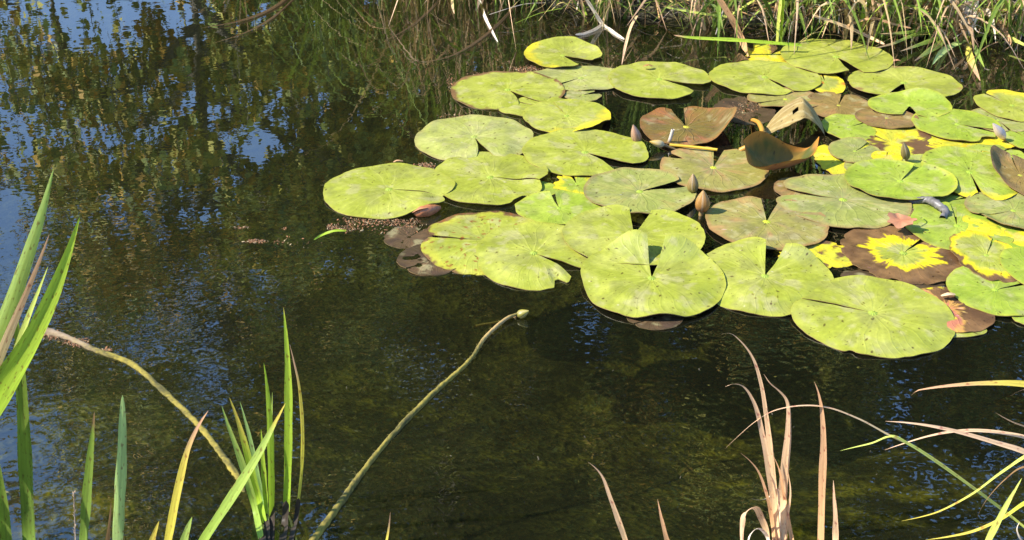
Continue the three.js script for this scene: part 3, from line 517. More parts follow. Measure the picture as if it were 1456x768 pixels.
bud(944, 206, 21, 12, 1.25, 0.2, [0.42, 0.36, 0.22], [0.55, 0.34, 0.03], [0.6, 0.5, 0.1], 'fallen yellow bud lying on its side by a white stalk end', 0.012);
bud(736, 449, 18, 14, -1.0, 0.2, [0.17, 0.15, 0.025], [0.30, 0.25, 0.035], [0.3, 0.3, 0.05], 'yellow-green bud swelling at the tip of the algae-covered stalk', 0.004);
const tubeThing = (name, label, cat, pts, r, color, wob = 0, n = 40, m = 9) => tag(top(name, tubeGeo(pts, n, m, r, color, wob), stalkMat), label, cat, 'loose lily stalks');
tubeThing('lily_stalk', 'short white stalk end sticking up beside the fallen yellow bud', 'stalk', [onY(948, 206, 0.0), onZ(952, 200, onY(949, 207).z), onZ(957, 184, onY(949, 207).z)], () => 0.0042, (s) => mix3([0.2, 0.13, 0.06], [0.46, 0.40, 0.32], smooth(0.2, 0.5, s)));
tubeThing('lily_stalk', 'thin yellow stalk lying between the rust-red and olive pads', 'stalk', [onY(952, 206, 0.014), onY(985, 209, 0.012), onY(1020, 213, 0.012)], () => 0.0034, () => [0.58, 0.36, 0.03]);
tubeThing('lily_stalk', 'orange-brown stalk arching down beside the upright curled leaf', 'stalk', [onY(1052, 214, 0.006), onY(1068, 206, 0.02), onY(1082, 193, 0.035), onY(1080, 176, 0.03), onY(1072, 171, 0.012), onY(1068, 172, -0.02)], (s) => 0.0066 - 0.002 * s, () => [0.46, 0.23, 0.035]);
tubeThing('withered_stalk', 'grey withered stalk curling in a dark gap above a green pad', 'stalk', [onY(1292, 288, 0.004), onY(1318, 284, 0.016), onY(1336, 293, 0.018), onY(1344, 300, 0.012), onY(1340, 310, 0.008)], (s) => 0.006 + 0.003 * Math.sin(s * 3.1), (s, a) => mix3([0.05, 0.045, 0.04], [0.22, 0.20, 0.18], fbm(s * 20, a * 2, 3)), 0.5);
const algaeCol = (s, a) => mix3([0.055, 0.048, 0.010], [0.26, 0.20, 0.025], smooth(0.25, 0.75, 0.6 * fbm(s * 23 + Math.cos(a), Math.sin(a) * 1.2 + 3, 3) + 0.4 * fbm(s * 190, Math.sin(a) * 4 + 3, 3)));
const algaeMat = new THREE.MeshStandardMaterial({ vertexColors: true, roughness: 0.95 });
function algaeStalk(pts, r, col, label) {
  const c = new THREE.CatmullRomCurve3(pts, false, 'centripetal'), rr = rng(Math.round(pts[0].x * 1000) + 5), hair = [];
  const g = group('algae_stalk', label, 'stalk', null, 'old lily stalks covered in algae');
  part('stem', tubeGeo(pts, 220, 12, r, col, 0.30), algaeMat, g);
  for (let k = 0; k < 420; k++) { const s = rr() * 0.97, p = c.getPointAt(s), a = rr() * 6.28, l = 0.0022 + 0.003 * rr(), d = V(Math.cos(a) * l, Math.sin(a) * l * 0.4 - 0.001, Math.sin(a * 1.7) * l); p.addScaledVector(d, 0.55); hair.push(bladeGeo([p, p.clone().addScaledVector(d, 0.5).add(V(0, 0.001, 0)), p.clone().add(d)], 2, () => 0.00022, () => V(0, 1, 0.3), () => mix3([0.14, 0.12, 0.02], [0.3, 0.26, 0.05], rr()))); }
  const f = part('algae_fringe', mergeGeometries(hair), algaeMat, g); f.userData.kind = 'stuff';
}
algaeStalk([[430, 790, 0.0], [470, 735, 0.001], [540, 640, 0.001], [610, 565, 0.002], [668, 512, 0.003], [690, 480, 0.005], [722, 452, 0.007], [738, 446, 0.008]].map((q) => onY(...q)), (s) => (0.0054 - 0.0022 * s) * (0.86 + 0.3 * fbm(s * 13, 2, 2)), (s, a) => mix3(algaeCol(s, a), [0.42, 0.27, 0.10], 0.8 * smooth(0.78, 0.9, s) * smooth(1.0, 0.95, s)), 'olive algae-covered stalk floating with a bud at its tip');
algaeStalk([[52, 468, 0.003], [90, 478, 0.003], [140, 500, 0.0], [185, 517, -0.001], [235, 560, -0.002], [280, 603, -0.002], [310, 640, -0.002], [340, 685, -0.004], [360, 735, -0.01]].map((q) => onY(...q)), (s) => (0.0056 + 0.004 * smooth(0.12, 0.0, s)) * (0.8 + 0.4 * fbm(s * 15, 5, 3)), (s, a) => mix3(algaeCol(s, a), mix3([0.16, 0.10, 0.06], [0.36, 0.26, 0.18], fbm(s * 90, a * 2, 3)), 0.8 * smooth(0.26, 0.08, s + 0.1 * (fbm(s * 60, a, 2) - 0.5))), 'drowned stalk with a crusty pale end, running under the water');
{ // the red-brown seed pod by the outermost pad
  const p0 = onY(588, 304, 0.006), p1 = onY(606, 300, 0.010), p2 = onY(626, 295, 0.009);
  const g = group('sunken_bud', 'red-brown old bud lying on the water at the outermost pad', 'flower bud', p0);
  const q = [V(0, 0, 0), p1.clone().sub(p0), p2.clone().sub(p0)];
  part('pod', tubeGeo(q, 24, 12, (s) => 0.0005 + 0.0125 * Math.pow(Math.sin(Math.pow(s, 0.8) * Math.PI * 0.93 + 0.06), 0.7), (s, a) => mix3([0.30, 0.10, 0.035], [0.42, 0.16, 0.06], fbm(s * 9, a, 3)), 0.12), stalkMat, g);
  part('sepal', bladeGeo([V(-0.006, 0.002, 0.004), V(0.012, 0.012, 0.004), V(0.03, 0.015, 0.002)], 8, (s) => 0.006 * Math.sin(s * 2.9 + 0.1), () => V(0, 0.4, 1), () => [0.42, 0.20, 0.09]), stalkMat, g);
}
{ // fallen lobed leaf
  const p = onY(1281, 317, 0.022), m = metresPerPixel(p), pos = [0, 0, 0], col = [0.36, 0.13, 0.06], idx = [], n = 64;
  for (let j = 0; j < n; j++) { const th = j / n * 6.2832, r = (0.74 + 0.07 * Math.sin(th * 7 + 0.6) + 0.20 * fbm(Math.cos(th) * 4, Math.sin(th) * 4, 2)) ; for (const f of [0.55, 1]) { const x = Math.cos(th) * r * f * 22 * m, z = Math.sin(th) * r * f * 19 * m; pos.push(x, 0.005 * f * f * Math.sin(th * 2 + 0.8) + 0.0015 * f * Math.cos(th * 5) + (f > 0.9 ? 0.007 * smooth(0.2, 1, -Math.sin(th)) : 0), z); col.push(...mix3([0.24, 0.075, 0.03], [0.42, 0.19, 0.09], fbm(x * 120, z * 120, 3) + 0.2 * f)); } }
  for (let j = 0; j < n; j++) { const a = 1 + j * 2, b = 1 + ((j + 1) % n) * 2; idx.push(0, b, a, a, b, a + 1, a + 1, b, b + 1); }
  const g = group('fallen_leaf', 'crinkled red-brown fallen leaf resting on the green pads', 'leaf', p.add(V(0, 0.006, 0)));
  const up = geoFrom(pos, idx, col), lo = up.clone(); lo.translate(0, -0.0012, 0); lo.index.array.reverse(); lo.computeVertexNormals();
  part('leaf_blade', mergeGeometries([up, lo]), new THREE.MeshStandardMaterial({ vertexColors: true, roughness: 0.7 }), g);
  part('leaf_stalk', tubeGeo([V(0.02, 0.004, -0.012), V(0.032, 0.01, -0.03), V(0.036, 0.004, -0.046)], 8, 5, () => 0.0011, () => [0.2, 0.09, 0.04]), stalkMat, g);
}
{ // scraps lying on pads
  const scrap = (px, py, w, h, c, label, hgt) => { const p = onY(px, py, hgt), m = metresPerPixel(p); tag(top('leaf_scrap', bladeGeo([V(-w / 2 * m, 0.001, 0), V(-w * 0.1 * m, 0.006, 0.003), V(w / 2 * m, 0.002, -0.004)].map((q) => q.add(p)), 10, (s) => h * m * (0.5 + 0.8 * Math.sin(s * 3)) * 0.5, () => V(0, 0.2, 1), (s) => c.map((q) => q * (0.7 + 0.5 * vnoise(s * 9, px)))), budMat), label, 'leaf scrap', 'scraps of dead leaf on the pads'); };
  scrap(921, 95, 13, 5, [0.34, 0.14, 0.06], 'brown twig scrap lying on a clean green pad', 0.014);
  scrap(1348, 421, 19, 8, [0.62, 0.42, 0.22], 'pale bean-shaped scrap on the red decaying pad', 0.012);
  scrap(566, 231, 13, 5, [0.5, 0.28, 0.13], 'tan leaf scrap at the far rim of the outermost pad', 0.004);
  scrap(1274, 88, 12, 6, [0.5, 0.24, 0.12], 'tan scrap at the tip of the large pad against the bank', 0.006);
}
// ---------------------------------------------------------------- floating seed litter
{
  const flake = (() => { const g = new THREE.IcosahedronGeometry(1, 0); g.scale(1, 0.35, 0.6); return g; })(), mat = new THREE.MeshStandardMaterial({ color: 0xffffff, roughness: 0.8 });
  const r = rng(91), M = new THREE.Matrix4(), Q = new THREE.Quaternion(), E = new THREE.Euler(), c = new THREE.Color();
  const litter = (label, spots) => {
    const list = [];
    for (const [px, py, sx, sy, n, k] of spots) for (let i = 0; i < n; i++) { const a = r() * 6.283, d = Math.sqrt(r()) * (0.5 + 0.5 * r()), p = onY(px + Math.cos(a) * d * sx, py + Math.sin(a) * d * sy, 0.0012); list.push([p, k]); }
    const im = new THREE.InstancedMesh(flake, mat, list.length);
    list.forEach(([p, k], i) => { E.set(r(), r() * 6, r() * 0.5); Q.setFromEuler(E); const s = 0.0007 + 0.0022 * r() * r(); M.compose(p, Q, V(s * (1 + r()), s, s)); im.setMatrixAt(i, M); const q = r(), lum = 0.35 + 0.55 * r(); c.setRGB(...(k ? [0.10, 0.08, 0.035] : q < 0.55 ? [0.36, 0.15, 0.05] : q < 0.82 ? [0.20, 0.09, 0.03] : [0.46, 0.33, 0.16]).map((v) => v * lum)); im.setColorAt(i, c); });
    im.name = numbered('floating_litter'); im.castShadow = im.receiveShadow = true; scene.add(im); tag(im, label, 'seed litter', null, 'stuff');
  };
  litter('reddish seed litter gathered along the far rims of the pads', [[748, 98, 30, 6, 260], [760, 71, 14, 5, 90], [690, 105, 40, 4, 90], [605, 236, 22, 6, 160], [642, 165, 30, 4, 60], [655, 222, 16, 5, 60], [1060, 150, 40, 14, 260], [1045, 178, 26, 20, 160], [640, 118, 8, 16, 60]]);
  litter('rusty litter trailing from the outermost pad', [[530, 315, 56, 8, 240], [490, 325, 30, 7, 130], [560, 322, 60, 14, 110], [420, 345, 60, 10, 30], [470, 322, 10, 4, 40], [580, 318, 30, 9, 110]]);
  litter('small raft of pinkish seeds on the open water', [[365, 343, 20, 3.2, 130], [345, 323, 14, 3, 30], [403, 325, 4, 2, 8]]);
  litter('pale crumbs round the crusty end of the drowned stalk', [[75, 476, 22, 9, 170, 0], [110, 487, 24, 8, 150, 0], [150, 498, 18, 5, 50, 0]]);
  litter('loose specks scattered over the dark water', [[700, 600, 700, 170, 26, 1], [300, 420, 300, 140, 12, 1], [1300, 660, 160, 100, 6, 1]]);
}

// ---------------------------------------------------------------- water beads lying on the pads
{
  const bead = new THREE.SphereGeometry(1, 10, 7), mat = new THREE.MeshPhysicalMaterial({ color: 0xffffff, roughness: 0.03, transmission: 1, thickness: 0, ior: 1.5 }), r = rng(321), list = [];
  const pads = scene.children.filter((o) => o.name.startsWith('lily_pad') && o.userData.group === RAFT);
  for (const g of pads) {
    const p = g.children[0].geometry.attributes.position, n = p.count, k = 3 + Math.floor(r() * 5);
    for (let i = 0; i < k; i++) { const v = Math.floor(r() * n * 0.47), a = 0.0008 + 0.0013 * r() * r(); list.push([g.position.x + p.getX(v), g.position.y + p.getY(v) + a * 0.3, g.position.z + p.getZ(v), a]); }
  }
  const im = new THREE.InstancedMesh(bead, mat, list.length), M = new THREE.Matrix4();
  list.forEach(([x, y, z, a], i) => im.setMatrixAt(i, M.compose(V(x, y, z), new THREE.Quaternion(), V(a * 1.2, a * 0.8, a * 1.2))));
  im.name = 'water_beads'; im.castShadow = im.receiveShadow = true; scene.add(im); tag(im, 'tiny water beads scattered over the lily pads', 'water beads', null, 'stuff');
}

// ---------------------------------------------------------------- plants at the near margin
const leafMat = new THREE.MeshPhysicalMaterial({ vertexColors: true, roughness: 0.88, transmission: 0.38, thickness: 0, specularIntensity: 0.35, clearcoat: 0.15, clearcoatRoughness: 0.35 });
const fibre = texture(256, 256, (x, y) => { const n = 0.55 * pn(x / 32, y / 128, 8, 7) + 0.25 * pn(x / 8, y / 64, 32, 9) + 0.2 * pn(x / 16, y / 8, 16, 8), v = 0.58 + 0.78 * n, sp = smooth(0.80, 0.9, pn(x / 24, y / 5.12, 50, 4)); return [v * (1 - 0.35 * sp), v * (1 - 0.55 * sp), v * (1 - 0.5 * sp)]; });
fibre.repeat.set(55, 3.2);
leafMat.map = fibre; leafMat.bumpMap = fibre; leafMat.bumpScale = 0.00025;
const dryMat = new THREE.MeshPhysicalMaterial({ vertexColors: true, roughness: 0.9, transmission: 0.3, specularIntensity: 0.25, thickness: 0, map: fibre, bumpMap: fibre, bumpScale: 0.0003 });
const LEAF = { lime: [[0.26, 0.38, 0.04], [0.42, 0.54, 0.10]], bright: [[0.29, 0.42, 0.02], [0.42, 0.56, 0.04]], dark: [[0.15, 0.24, 0.025], [0.20, 0.29, 0.03]], pale: [[0.50, 0.64, 0.18], [0.52, 0.66, 0.20]], blue: [[0.20, 0.34, 0.07], [0.28, 0.42, 0.12]],
  straw: [[0.66, 0.50, 0.17], [0.70, 0.47, 0.25]], gold: [[0.60, 0.52, 0.05], [0.64, 0.50, 0.07]], dry: [[0.70, 0.48, 0.24], [0.76, 0.48, 0.27]], rust: [[0.58, 0.33, 0.14], [0.64, 0.36, 0.18]], limeTip: [[0.58, 0.62, 0.10], [0.56, 0.62, 0.12]], brown: [[0.16, 0.10, 0.04], [0.26, 0.15, 0.06]], wet: [[0.020, 0.014, 0.009], [0.05, 0.035, 0.02]], cream: [[0.66, 0.56, 0.40], [0.74, 0.62, 0.47]], green: [[0.15, 0.24, 0.03], [0.26, 0.36, 0.04]] };
const SUNWARD = sun.position.clone().sub(sun.target.position).normalize();
// a leaf drawn through photo points at the depth where its plant stands: points run from tip to base
function leaf(parent, pts, z, wpx, tone, o = {}) {
  const P = pts.map(([x, y, dz = 0]) => onZ(x, y, z + dz)), m = metresPerPixel(P[P.length - 1]), [c0, c1] = LEAF[tone], half = wpx * m / 2, sd = pts[0][0] * 0.7 + wpx;
  const tip = o.tip ?? null, twist = o.twist ?? 0.35, ph = o.ph ?? 0.4, peak = o.peak ?? 0.45;
  const shape = (s) => half * Math.pow(Math.min(1, s / peak), o.sharp ?? 0.72) * (s > 0.75 ? 1 - (o.waist ?? 0.1) * smooth(0.75, 1, s) : 1) * (1 + 0.05 * Math.sin(s * 23 + sd));
  const colour = (s, v) => { let c = mix3(c1, c0, smooth(0.1, 0.9, s)); const n = fbm(v * 1.4 + sd, s * 7, 3); c = c.map((q) => q * (0.78 + 0.44 * n)); if (o.half) c = mix3(c, LEAF.pale[0], 0.5 * smooth(0.2, -0.6, v * o.half)); if (tip) c = mix3(c, LEAF[tip][1], smooth(o.tipLen ?? 0.16, (o.tipLen ?? 0.16) * 0.35, s + 0.08 * (n - 0.5))); return c; };
  const n = Math.max(14, Math.round(pts.length * 9));
  const t0 = P[P.length - 1].clone().sub(P[0]).normalize(), v0 = P[0].clone().sub(camera.position).normalize(), w0 = new THREE.Vector3().crossVectors(t0, v0).normalize();
  const faceOf = (a) => Math.abs(new THREE.Vector3().crossVectors(w0.clone().multiplyScalar(Math.cos(a)).addScaledVector(v0, Math.sin(a)), t0).dot(SUNWARD)), lit = faceOf(0.25 + ph) > faceOf(-0.25 - ph) ? 1 : -1;   // leaves turn their face to the sun
  return part(o.name ?? 'leaf', bladeGeo(P, n, shape, (s) => { const a = lit * ((0.25 + ph) + twist * s); const t = P[P.length - 1].clone().sub(P[0]).normalize(), view = P[0].clone().sub(camera.position).normalize(); const w = new THREE.Vector3().crossVectors(t, view).normalize(); return w.multiplyScalar(Math.cos(a)).addScaledVector(view, Math.sin(a)); }, colour, 0, o.fold ?? 0.2), ['dry', 'straw', 'rust', 'cream', 'brown'].includes(tone) ? dryMat : leafMat, parent);
}
const plantAt = (name, label, cat, grp) => group(name, label, cat, null, grp);
{
  const g = plantAt('iris_plant', 'tall iris with broad lime leaves and one straw-coloured leaf among them', 'iris', 'irises in the shallow margin');
  leaf(g, [[76, 240], [60, 300], [38, 368], [14, 440], [-14, 520], [-60, 650], [-95, 800, 0.06]], -1.30, 33, 'lime', { half: 1, peak: 0.6, ph: 0.1, fold: 0.3 });
  leaf(g, [[113, 309], [96, 362], [72, 425], [40, 490], [6, 545], [-30, 610], [-60, 690], [-80, 820, 0.05]], -1.24, 31, 'bright', { peak: 0.5, ph: -0.15, fold: 0.22 });
  leaf(g, [[70, 333], [57, 368], [38, 415], [18, 462], [-6, 520], [-40, 600], [-70, 810, 0.05]], -1.27, 15, 'straw', { ph: 0.2, tip: 'rust', tipLen: 0.35 });
  leaf(g, [[68, 379], [56, 410], [38, 455], [15, 520], [-5, 570], [-30, 650], [-60, 810, 0.05]], -1.29, 13, 'limeTip', { ph: 0.3 });
  leaf(g, [[22, 440], [28, 520], [33, 600], [37, 690], [41, 768], [44, 860]], -1.32, 19, 'dark', { ph: 0.1, sharp: 0.5 });
  leaf(g, [[-6, 640], [1, 690], [6, 740], [9, 790], [10, 870]], -1.28, 17, 'dark', { ph: 0.2 });
  leaf(g, [[-30, 420], [-22, 560], [-10, 700], [0, 860]], -1.36, 24, 'green', { ph: 0.2 });
}
{
  const g = plantAt('iris_plant', 'short iris shoots in a loose row over pale mud', 'iris', 'irises in the shallow margin');
  leaf(g, [[134, 585], [131, 620], [127, 660], [122, 720], [118, 775], [114, 850]], -1.28, 15, 'dark', { tip: 'brown', tipLen: 0.14, ph: 0.3 });
  leaf(g, [[174, 562], [174, 600], [173, 650], [170, 710], [167, 775], [163, 850]], -1.26, 15, 'pale', { ph: 0.0, sharp: 0.45 });
  leaf(g, [[296, 584], [284, 602], [268, 636], [254, 690], [243, 745], [233, 800], [225, 850]], -1.22, 13, 'gold', { tip: 'rust', tipLen: 0.3, ph: 0.3 });
  leaf(g, [[226, 741], [219, 760], [211, 790], [205, 840]], -1.18, 12, 'gold', { ph: 0.2 });
  leaf(g, [[273, 735], [265, 757], [258, 785], [250, 840]], -1.18, 15, 'lime', { ph: 0.2 });
  leaf(g, [[406, 573], [388, 607], [366, 648], [338, 693], [306, 742], [284, 778], [262, 840]], -1.20, 14, 'lime', { tip: 'gold', ph: 0.2, peak: 0.4 });
  leaf(g, [[158, 712], [156, 740], [152, 775], [148, 830]], -1.24, 6, 'brown', { ph: 0.3 });
}
{
  const g = plantAt('iris_plant', 'iris clump with black wet leaf bases standing in the water', 'iris', 'irises in the shallow margin');
  const z = -1.40;
  leaf(g, [[315, 577], [324, 604], [338, 642], [352, 685], [362, 722], [371, 764]], z, 11, 'lime', { ph: 0.2 });
  leaf(g, [[326, 565], [336, 592], [347, 628], [358, 672], [368, 710], [376, 742]], z - 0.01, 11, 'bright', { tip: 'gold', tipLen: 0.5, ph: 0.2 });
  leaf(g, [[341, 571], [347, 592], [356, 626], [366, 676], [374, 712], [379, 742]], z - 0.02, 9, 'blue', { ph: 0.4 });
  leaf(g, [[371, 610], [373, 640], [375, 676], [378, 715], [380, 742]], z - 0.01, 8, 'bright', { ph: 0.2 });
  leaf(g, [[375, 516], [379, 545], [383, 590], [385, 645], [386, 700], [386, 735]], z + 0.01, 10, 'bright', { ph: 0.1 });
  leaf(g, [[387, 558], [386, 610], [386, 680], [386, 735]], z - 0.02, 4, 'lime', {});
  leaf(g, [[403, 437], [406, 470], [409, 520], [410, 600], [409, 670], [407, 726]], z - 0.01, 12, 'bright', { ph: 0.1, tip: 'gold', tipLen: 0.05 });
  leaf(g, [[412, 490], [418, 515], [425, 548], [430, 610], [429, 665], [424, 716]], z - 0.02, 6, 'gold', { ph: 0.3, tip: 'rust', tipLen: 0.3 });
  for (const [a, w] of [[[[407, 712], [405, 740], [401, 776], [398, 830]], 12], [[[386, 716], [386, 742], [384, 778], [382, 830]], 11], [[[425, 708], [421, 735], [414, 768], [407, 830]], 8], [[[372, 752], [374, 780], [376, 830]], 11], [[[378, 730], [380, 760], [381, 830]], 9]]) leaf(g, a, z + 0.004, w, 'wet', { name: 'leaf_base', peak: 0.05, sharp: 0.3 });
}
{
  const g = plantAt('iris_shoot', 'tiny yellow shoot tip between the iris clump and dry reeds', 'shoot');
  leaf(g, [[555, 728], [553, 748], [549, 775], [545, 840]], -1.34, 6, 'gold', { tip: 'rust', tipLen: 0.3 });
}
{
  const g = plantAt('dry_grass_stalk', 'thin dry seed head standing in the pale mud', 'grass stalk');
  const P = [[105, 700], [106, 730], [107, 765], [108, 830]].map(([x, y]) => onZ(x, y, -1.36));
  part('stem', tubeGeo(P, 16, 5, () => 0.0009, () => [0.42, 0.33, 0.24]), dryMat, g);
  const r = rng(4), c = new THREE.CatmullRomCurve3(P); const gs = []; for (let k = 0; k < 22; k++) { const p = c.getPointAt(0.02 + 0.42 * k / 22), d = V((r() - 0.5) * 0.006, 0.006, (r() - 0.5) * 0.006); gs.push(bladeGeo([p, p.clone().addScaledVector(d, 0.5), p.clone().add(d)], 3, (s) => 0.0011 * Math.sin(s * 2.8 + 0.2), () => V(1, 0, 0.4), () => [0.5, 0.38, 0.28])); }
  part('seed_head', mergeGeometries(gs), dryMat, g);
}
{
  const g = plantAt('dry_reed_plant', 'dead reed clump with bent pinkish straw leaves', 'reed', 'dead reeds in the water');
  const z = -1.36;
  leaf(g, [[1025, 475], [1038, 474], [1052, 484], [1070, 508], [1082, 545], [1090, 595], [1097, 655], [1103, 715], [1107, 775], [1108, 850]], z, 9, 'dry', { ph: 0.3 });
  leaf(g, [[1031, 550], [1043, 546], [1056, 549], [1072, 572], [1085, 622], [1096, 680], [1102, 735], [1105, 780], [1106, 850]], z + 0.01, 11, 'dry', { ph: 0.1 });
  leaf(g, [[1086, 532], [1095, 545], [1108, 556], [1119, 570], [1121, 610], [1116, 665], [1112, 720], [1111, 780], [1110, 850]], z - 0.01, 13, 'dry', { ph: 0.5, twist: -0.7 });
  leaf(g, [[1053, 644], [1066, 655], [1078, 670], [1091, 706], [1099, 750], [1103, 850]], z + 0.015, 7, 'rust', {});
  leaf(g, [[1056, 790, 0.02], [1055, 752, 0.02], [1060, 730, 0.02], [1072, 722, 0.015], [1083, 738], [1092, 765], [1100, 850]], z + 0.02, 11, 'dry', { ph: 0.6, sharp: 0.3 });
  leaf(g, [[1068, 709], [1080, 711], [1092, 708], [1104, 694], [1108, 740], [1108, 850]], z, 5, 'cream', {});
  leaf(g, [[1100, 649], [1108, 668], [1114, 700], [1121, 740], [1127, 775], [1132, 850]], z - 0.01, 8, 'rust', {});
  leaf(g, [[1121, 672], [1124, 700], [1119, 740], [1115, 790], [1112, 850]], z, 6, 'dry', {});
  leaf(g, [[1064, 790, 0.03], [1066, 762, 0.03], [1076, 752, 0.02], [1092, 766], [1100, 850]], z + 0.025, 6, 'cream', {});
}
{
  const g = plantAt('dry_reed_plant', 'two upright dead reed blades, the taller with a sharp tip', 'reed', 'dead reeds in the water');
  leaf(g, [[1158, 543], [1163, 556], [1168, 580], [1171, 625], [1169, 690], [1167, 775], [1166, 850]], -1.35, 11, 'rust', { ph: 0.2, peak: 0.35 });
  leaf(g, [[1185, 683], [1186, 705], [1188, 735], [1188, 775], [1188, 850]], -1.33, 10, 'dry', { ph: 0.3 });
}
{
  const g = plantAt('dry_reed_plant', 'pair of short dead reed blades leaning apart from the clump', 'reed', 'dead reeds in the water');
  leaf(g, [[836, 657], [845, 664], [856, 677], [867, 706], [880, 742], [894, 785], [905, 850]], -1.30, 9, 'dry', { ph: 0.3 });
  leaf(g, [[935, 710], [939, 730], [945, 755], [953, 790], [958, 850]], -1.28, 8, 'rust', { ph: 0.3 });
}
{
  const g = plantAt('sedge_plant', 'arching sedge leaves, some dead and pinkish, leaning over dark water', 'sedge', 'sedges at the margin');
  const z = -1.36, E = (x, y) => [x, y, 0.0];
  leaf(g, [[1296, 563], [1303, 556], [1316, 553], [1345, 549], [1397, 545], [1456, 546], [1530, 560], [1610, 640], [1640, 800]], z, 11, 'gold', { tip: 'rust', tipLen: 0.26, ph: 0.4, peak: 0.35 });
  leaf(g, [[1259, 599], [1289, 601], [1325, 606], [1362, 614], [1418, 630], [1456, 642], [1530, 680], [1600, 800]], z + 0.02, 8, 'dry', { ph: 0.3 });
  leaf(g, [[1258, 640], [1275, 634], [1317, 621], [1352, 614], [1387, 612], [1429, 616], [1470, 626], [1550, 680], [1620, 800]], z - 0.02, 7, 'dry', { ph: 0.4 });
  leaf(g, [[1031, 638], [1050, 620], [1072, 601], [1098, 585], [1136, 577], [1175, 579], [1222, 596], [1265, 619], [1310, 641], [1383, 692], [1456, 748], [1540, 820]], z + 0.01, 5, 'straw', { ph: 0.5, peak: 0.6, tip: 'dry', tipLen: 0.4 });
  leaf(g, [[1195, 641], [1215, 636], [1240, 630], [1268, 620], [1290, 630], [1312, 643], [1383, 693], [1456, 749], [1540, 822]], z + 0.012, 5, 'limeTip', { ph: 0.3, peak: 0.25 });
  leaf(g, [[1282, 741], [1310, 735], [1336, 727], [1383, 702], [1425, 671], [1470, 644], [1530, 640], [1600, 800]], z + 0.04, 5.5, 'limeTip', { ph: 0.2, tip: 'gold', tipLen: 0.3 });
  leaf(g, [[1316, 768], [1350, 763], [1385, 755], [1425, 737], [1456, 716], [1510, 690], [1590, 800]], z + 0.06, 7, 'bright', { ph: 0.2, tip: 'gold', tipLen: 0.5 });
  leaf(g, [[1453, 680], [1444, 696], [1432, 717], [1418, 744], [1404, 772], [1385, 840]], z + 0.08, 9, 'limeTip', { ph: 0.1 });
  leaf(g, [[1389, 737], [1396, 722], [1405, 708], [1429, 682], [1456, 664], [1530, 680], [1600, 800]], z + 0.03, 4, 'brown', { ph: 0.3 });
  leaf(g, [[1416, 587], [1426, 593], [1440, 600], [1470, 612], [1540, 660], [1610, 800]], z, 6, 'dry', { ph: 0.3 });
  leaf(g, [[1437, 563], [1446, 558], [1460, 553], [1530, 580], [1610, 800]], z - 0.03, 5, 'dry', { ph: 0.3 });
  leaf(g, [[1450, 742], [1446, 752], [1450, 764], [1470, 790], [1500, 840]], z + 0.07, 5, 'cream', {});
}

// ---------------------------------------------------------------- the far bank
function tuft(name, label, cat, grp, x, z, n, len, seed, tones, o = {}) {
  const r = rng(seed), y0 = Math.max(-0.01, groundY(x, z)), g = group(name, label, cat, V(x, y0, z), grp), gs = [], bigs = [];
  for (let k = 0; k < n; k++) {
    const a = r() * 6.283, out = (o.spread ?? 0.5) * (0.15 + r()), L = len * (0.5 + 0.6 * r()), b = V((r() - 0.5) * (o.base ?? 0.12), -0.01, (r() - 0.5) * (o.base ?? 0.12));
    const dx = Math.cos(a) * out + (o.lean?.[0] ?? 0) * r(), dz = Math.sin(a) * out + (o.lean?.[1] ?? 0) * r(), droop = (o.droop ?? 0.5) * r();
    const p = [b, b.clone().add(V(dx * 0.25 * L, L * 0.55, dz * 0.25 * L)), b.clone().add(V(dx * 0.7 * L, L * (0.92 - droop * 0.5), dz * 0.7 * L)), b.clone().add(V(dx * 1.15 * L, L * (1.0 - droop * 1.3), dz * 1.15 * L))];
    for (const q of p) q.y = Math.max(q.y, -0.008 - y0 + 0.006);
    const [c0, c1] = LEAF[tones[Math.floor(r() * tones.length)]], w = (o.w ?? 0.005) * (0.6 + 0.8 * r()), tw = r() * 6.28, sh = 0.55 + 0.7 * r();
    gs.push(bladeGeo(p, 9, (s) => w * Math.pow(Math.sin(Math.min(1, 0.25 + s * 0.78) * Math.PI), 0.6), () => V(Math.cos(tw), 0.1, Math.sin(tw)), (s) => mix3(c0, c1, s).map((q) => q * sh), 0, 0.25));
  }
  const m = part('leaf_tuft', mergeGeometries(gs), o.mat ?? leafMat, g); m.userData.kind = 'stuff';
  return g;
}
const BANK = 'sedge tufts along the far bank';
const sedges = [ // x, distance behind the waterline, blades, length, tones
  [-1.15, 0.02, 60, 0.45, ['green', 'dark', 'dark', 'straw'], 'sedge tuft drooping over the water where the bank bends away'],
  [-0.72, 0.10, 80, 0.60, ['green', 'dark', 'dark'], 'dark sedge tuft arching beside the corner of the bank'],
  [-0.30, 0.08, 110, 0.75, ['green', 'dark', 'lime', 'straw'], 'mixed green and straw tuft behind the pale broken stalk'],
  [0.10, 0.14, 90, 0.75, ['dark', 'green', 'brown'], 'low dark tuft behind the folded pad with yellow tips'],
  [0.48, 0.12, 120, 0.95, ['dark', 'dark', 'green'], 'upright dark sedge tuft beside the twin yellow-green stems'],
  [0.95, 0.16, 90, 0.70, ['green', 'lime', 'brown', 'straw'], 'short green tuft behind the twin yellow-green stems'],
  [1.30, 0.20, 90, 0.65, ['green', 'lime', 'dry'], 'short tuft with reddish dead leaves behind the big bank pad'],
  [1.62, 0.22, 110, 0.85, ['green', 'dark', 'bright'], 'tall green tuft behind the big drooping sedge'],
  [1.98, 0.10, 120, 0.80, ['green', 'lime', 'dark'], 'green tuft at the end of the visible bank'],
  [2.35, 0.10, 100, 0.80, ['green', 'dark', 'straw'], 'last tuft of the bank past the big drooping sedge'],
  [-1.75, 0.05, 40, 0.40, ['green', 'dark', 'brown'], 'thin sedge tuft standing alone on the receding shore'],
];
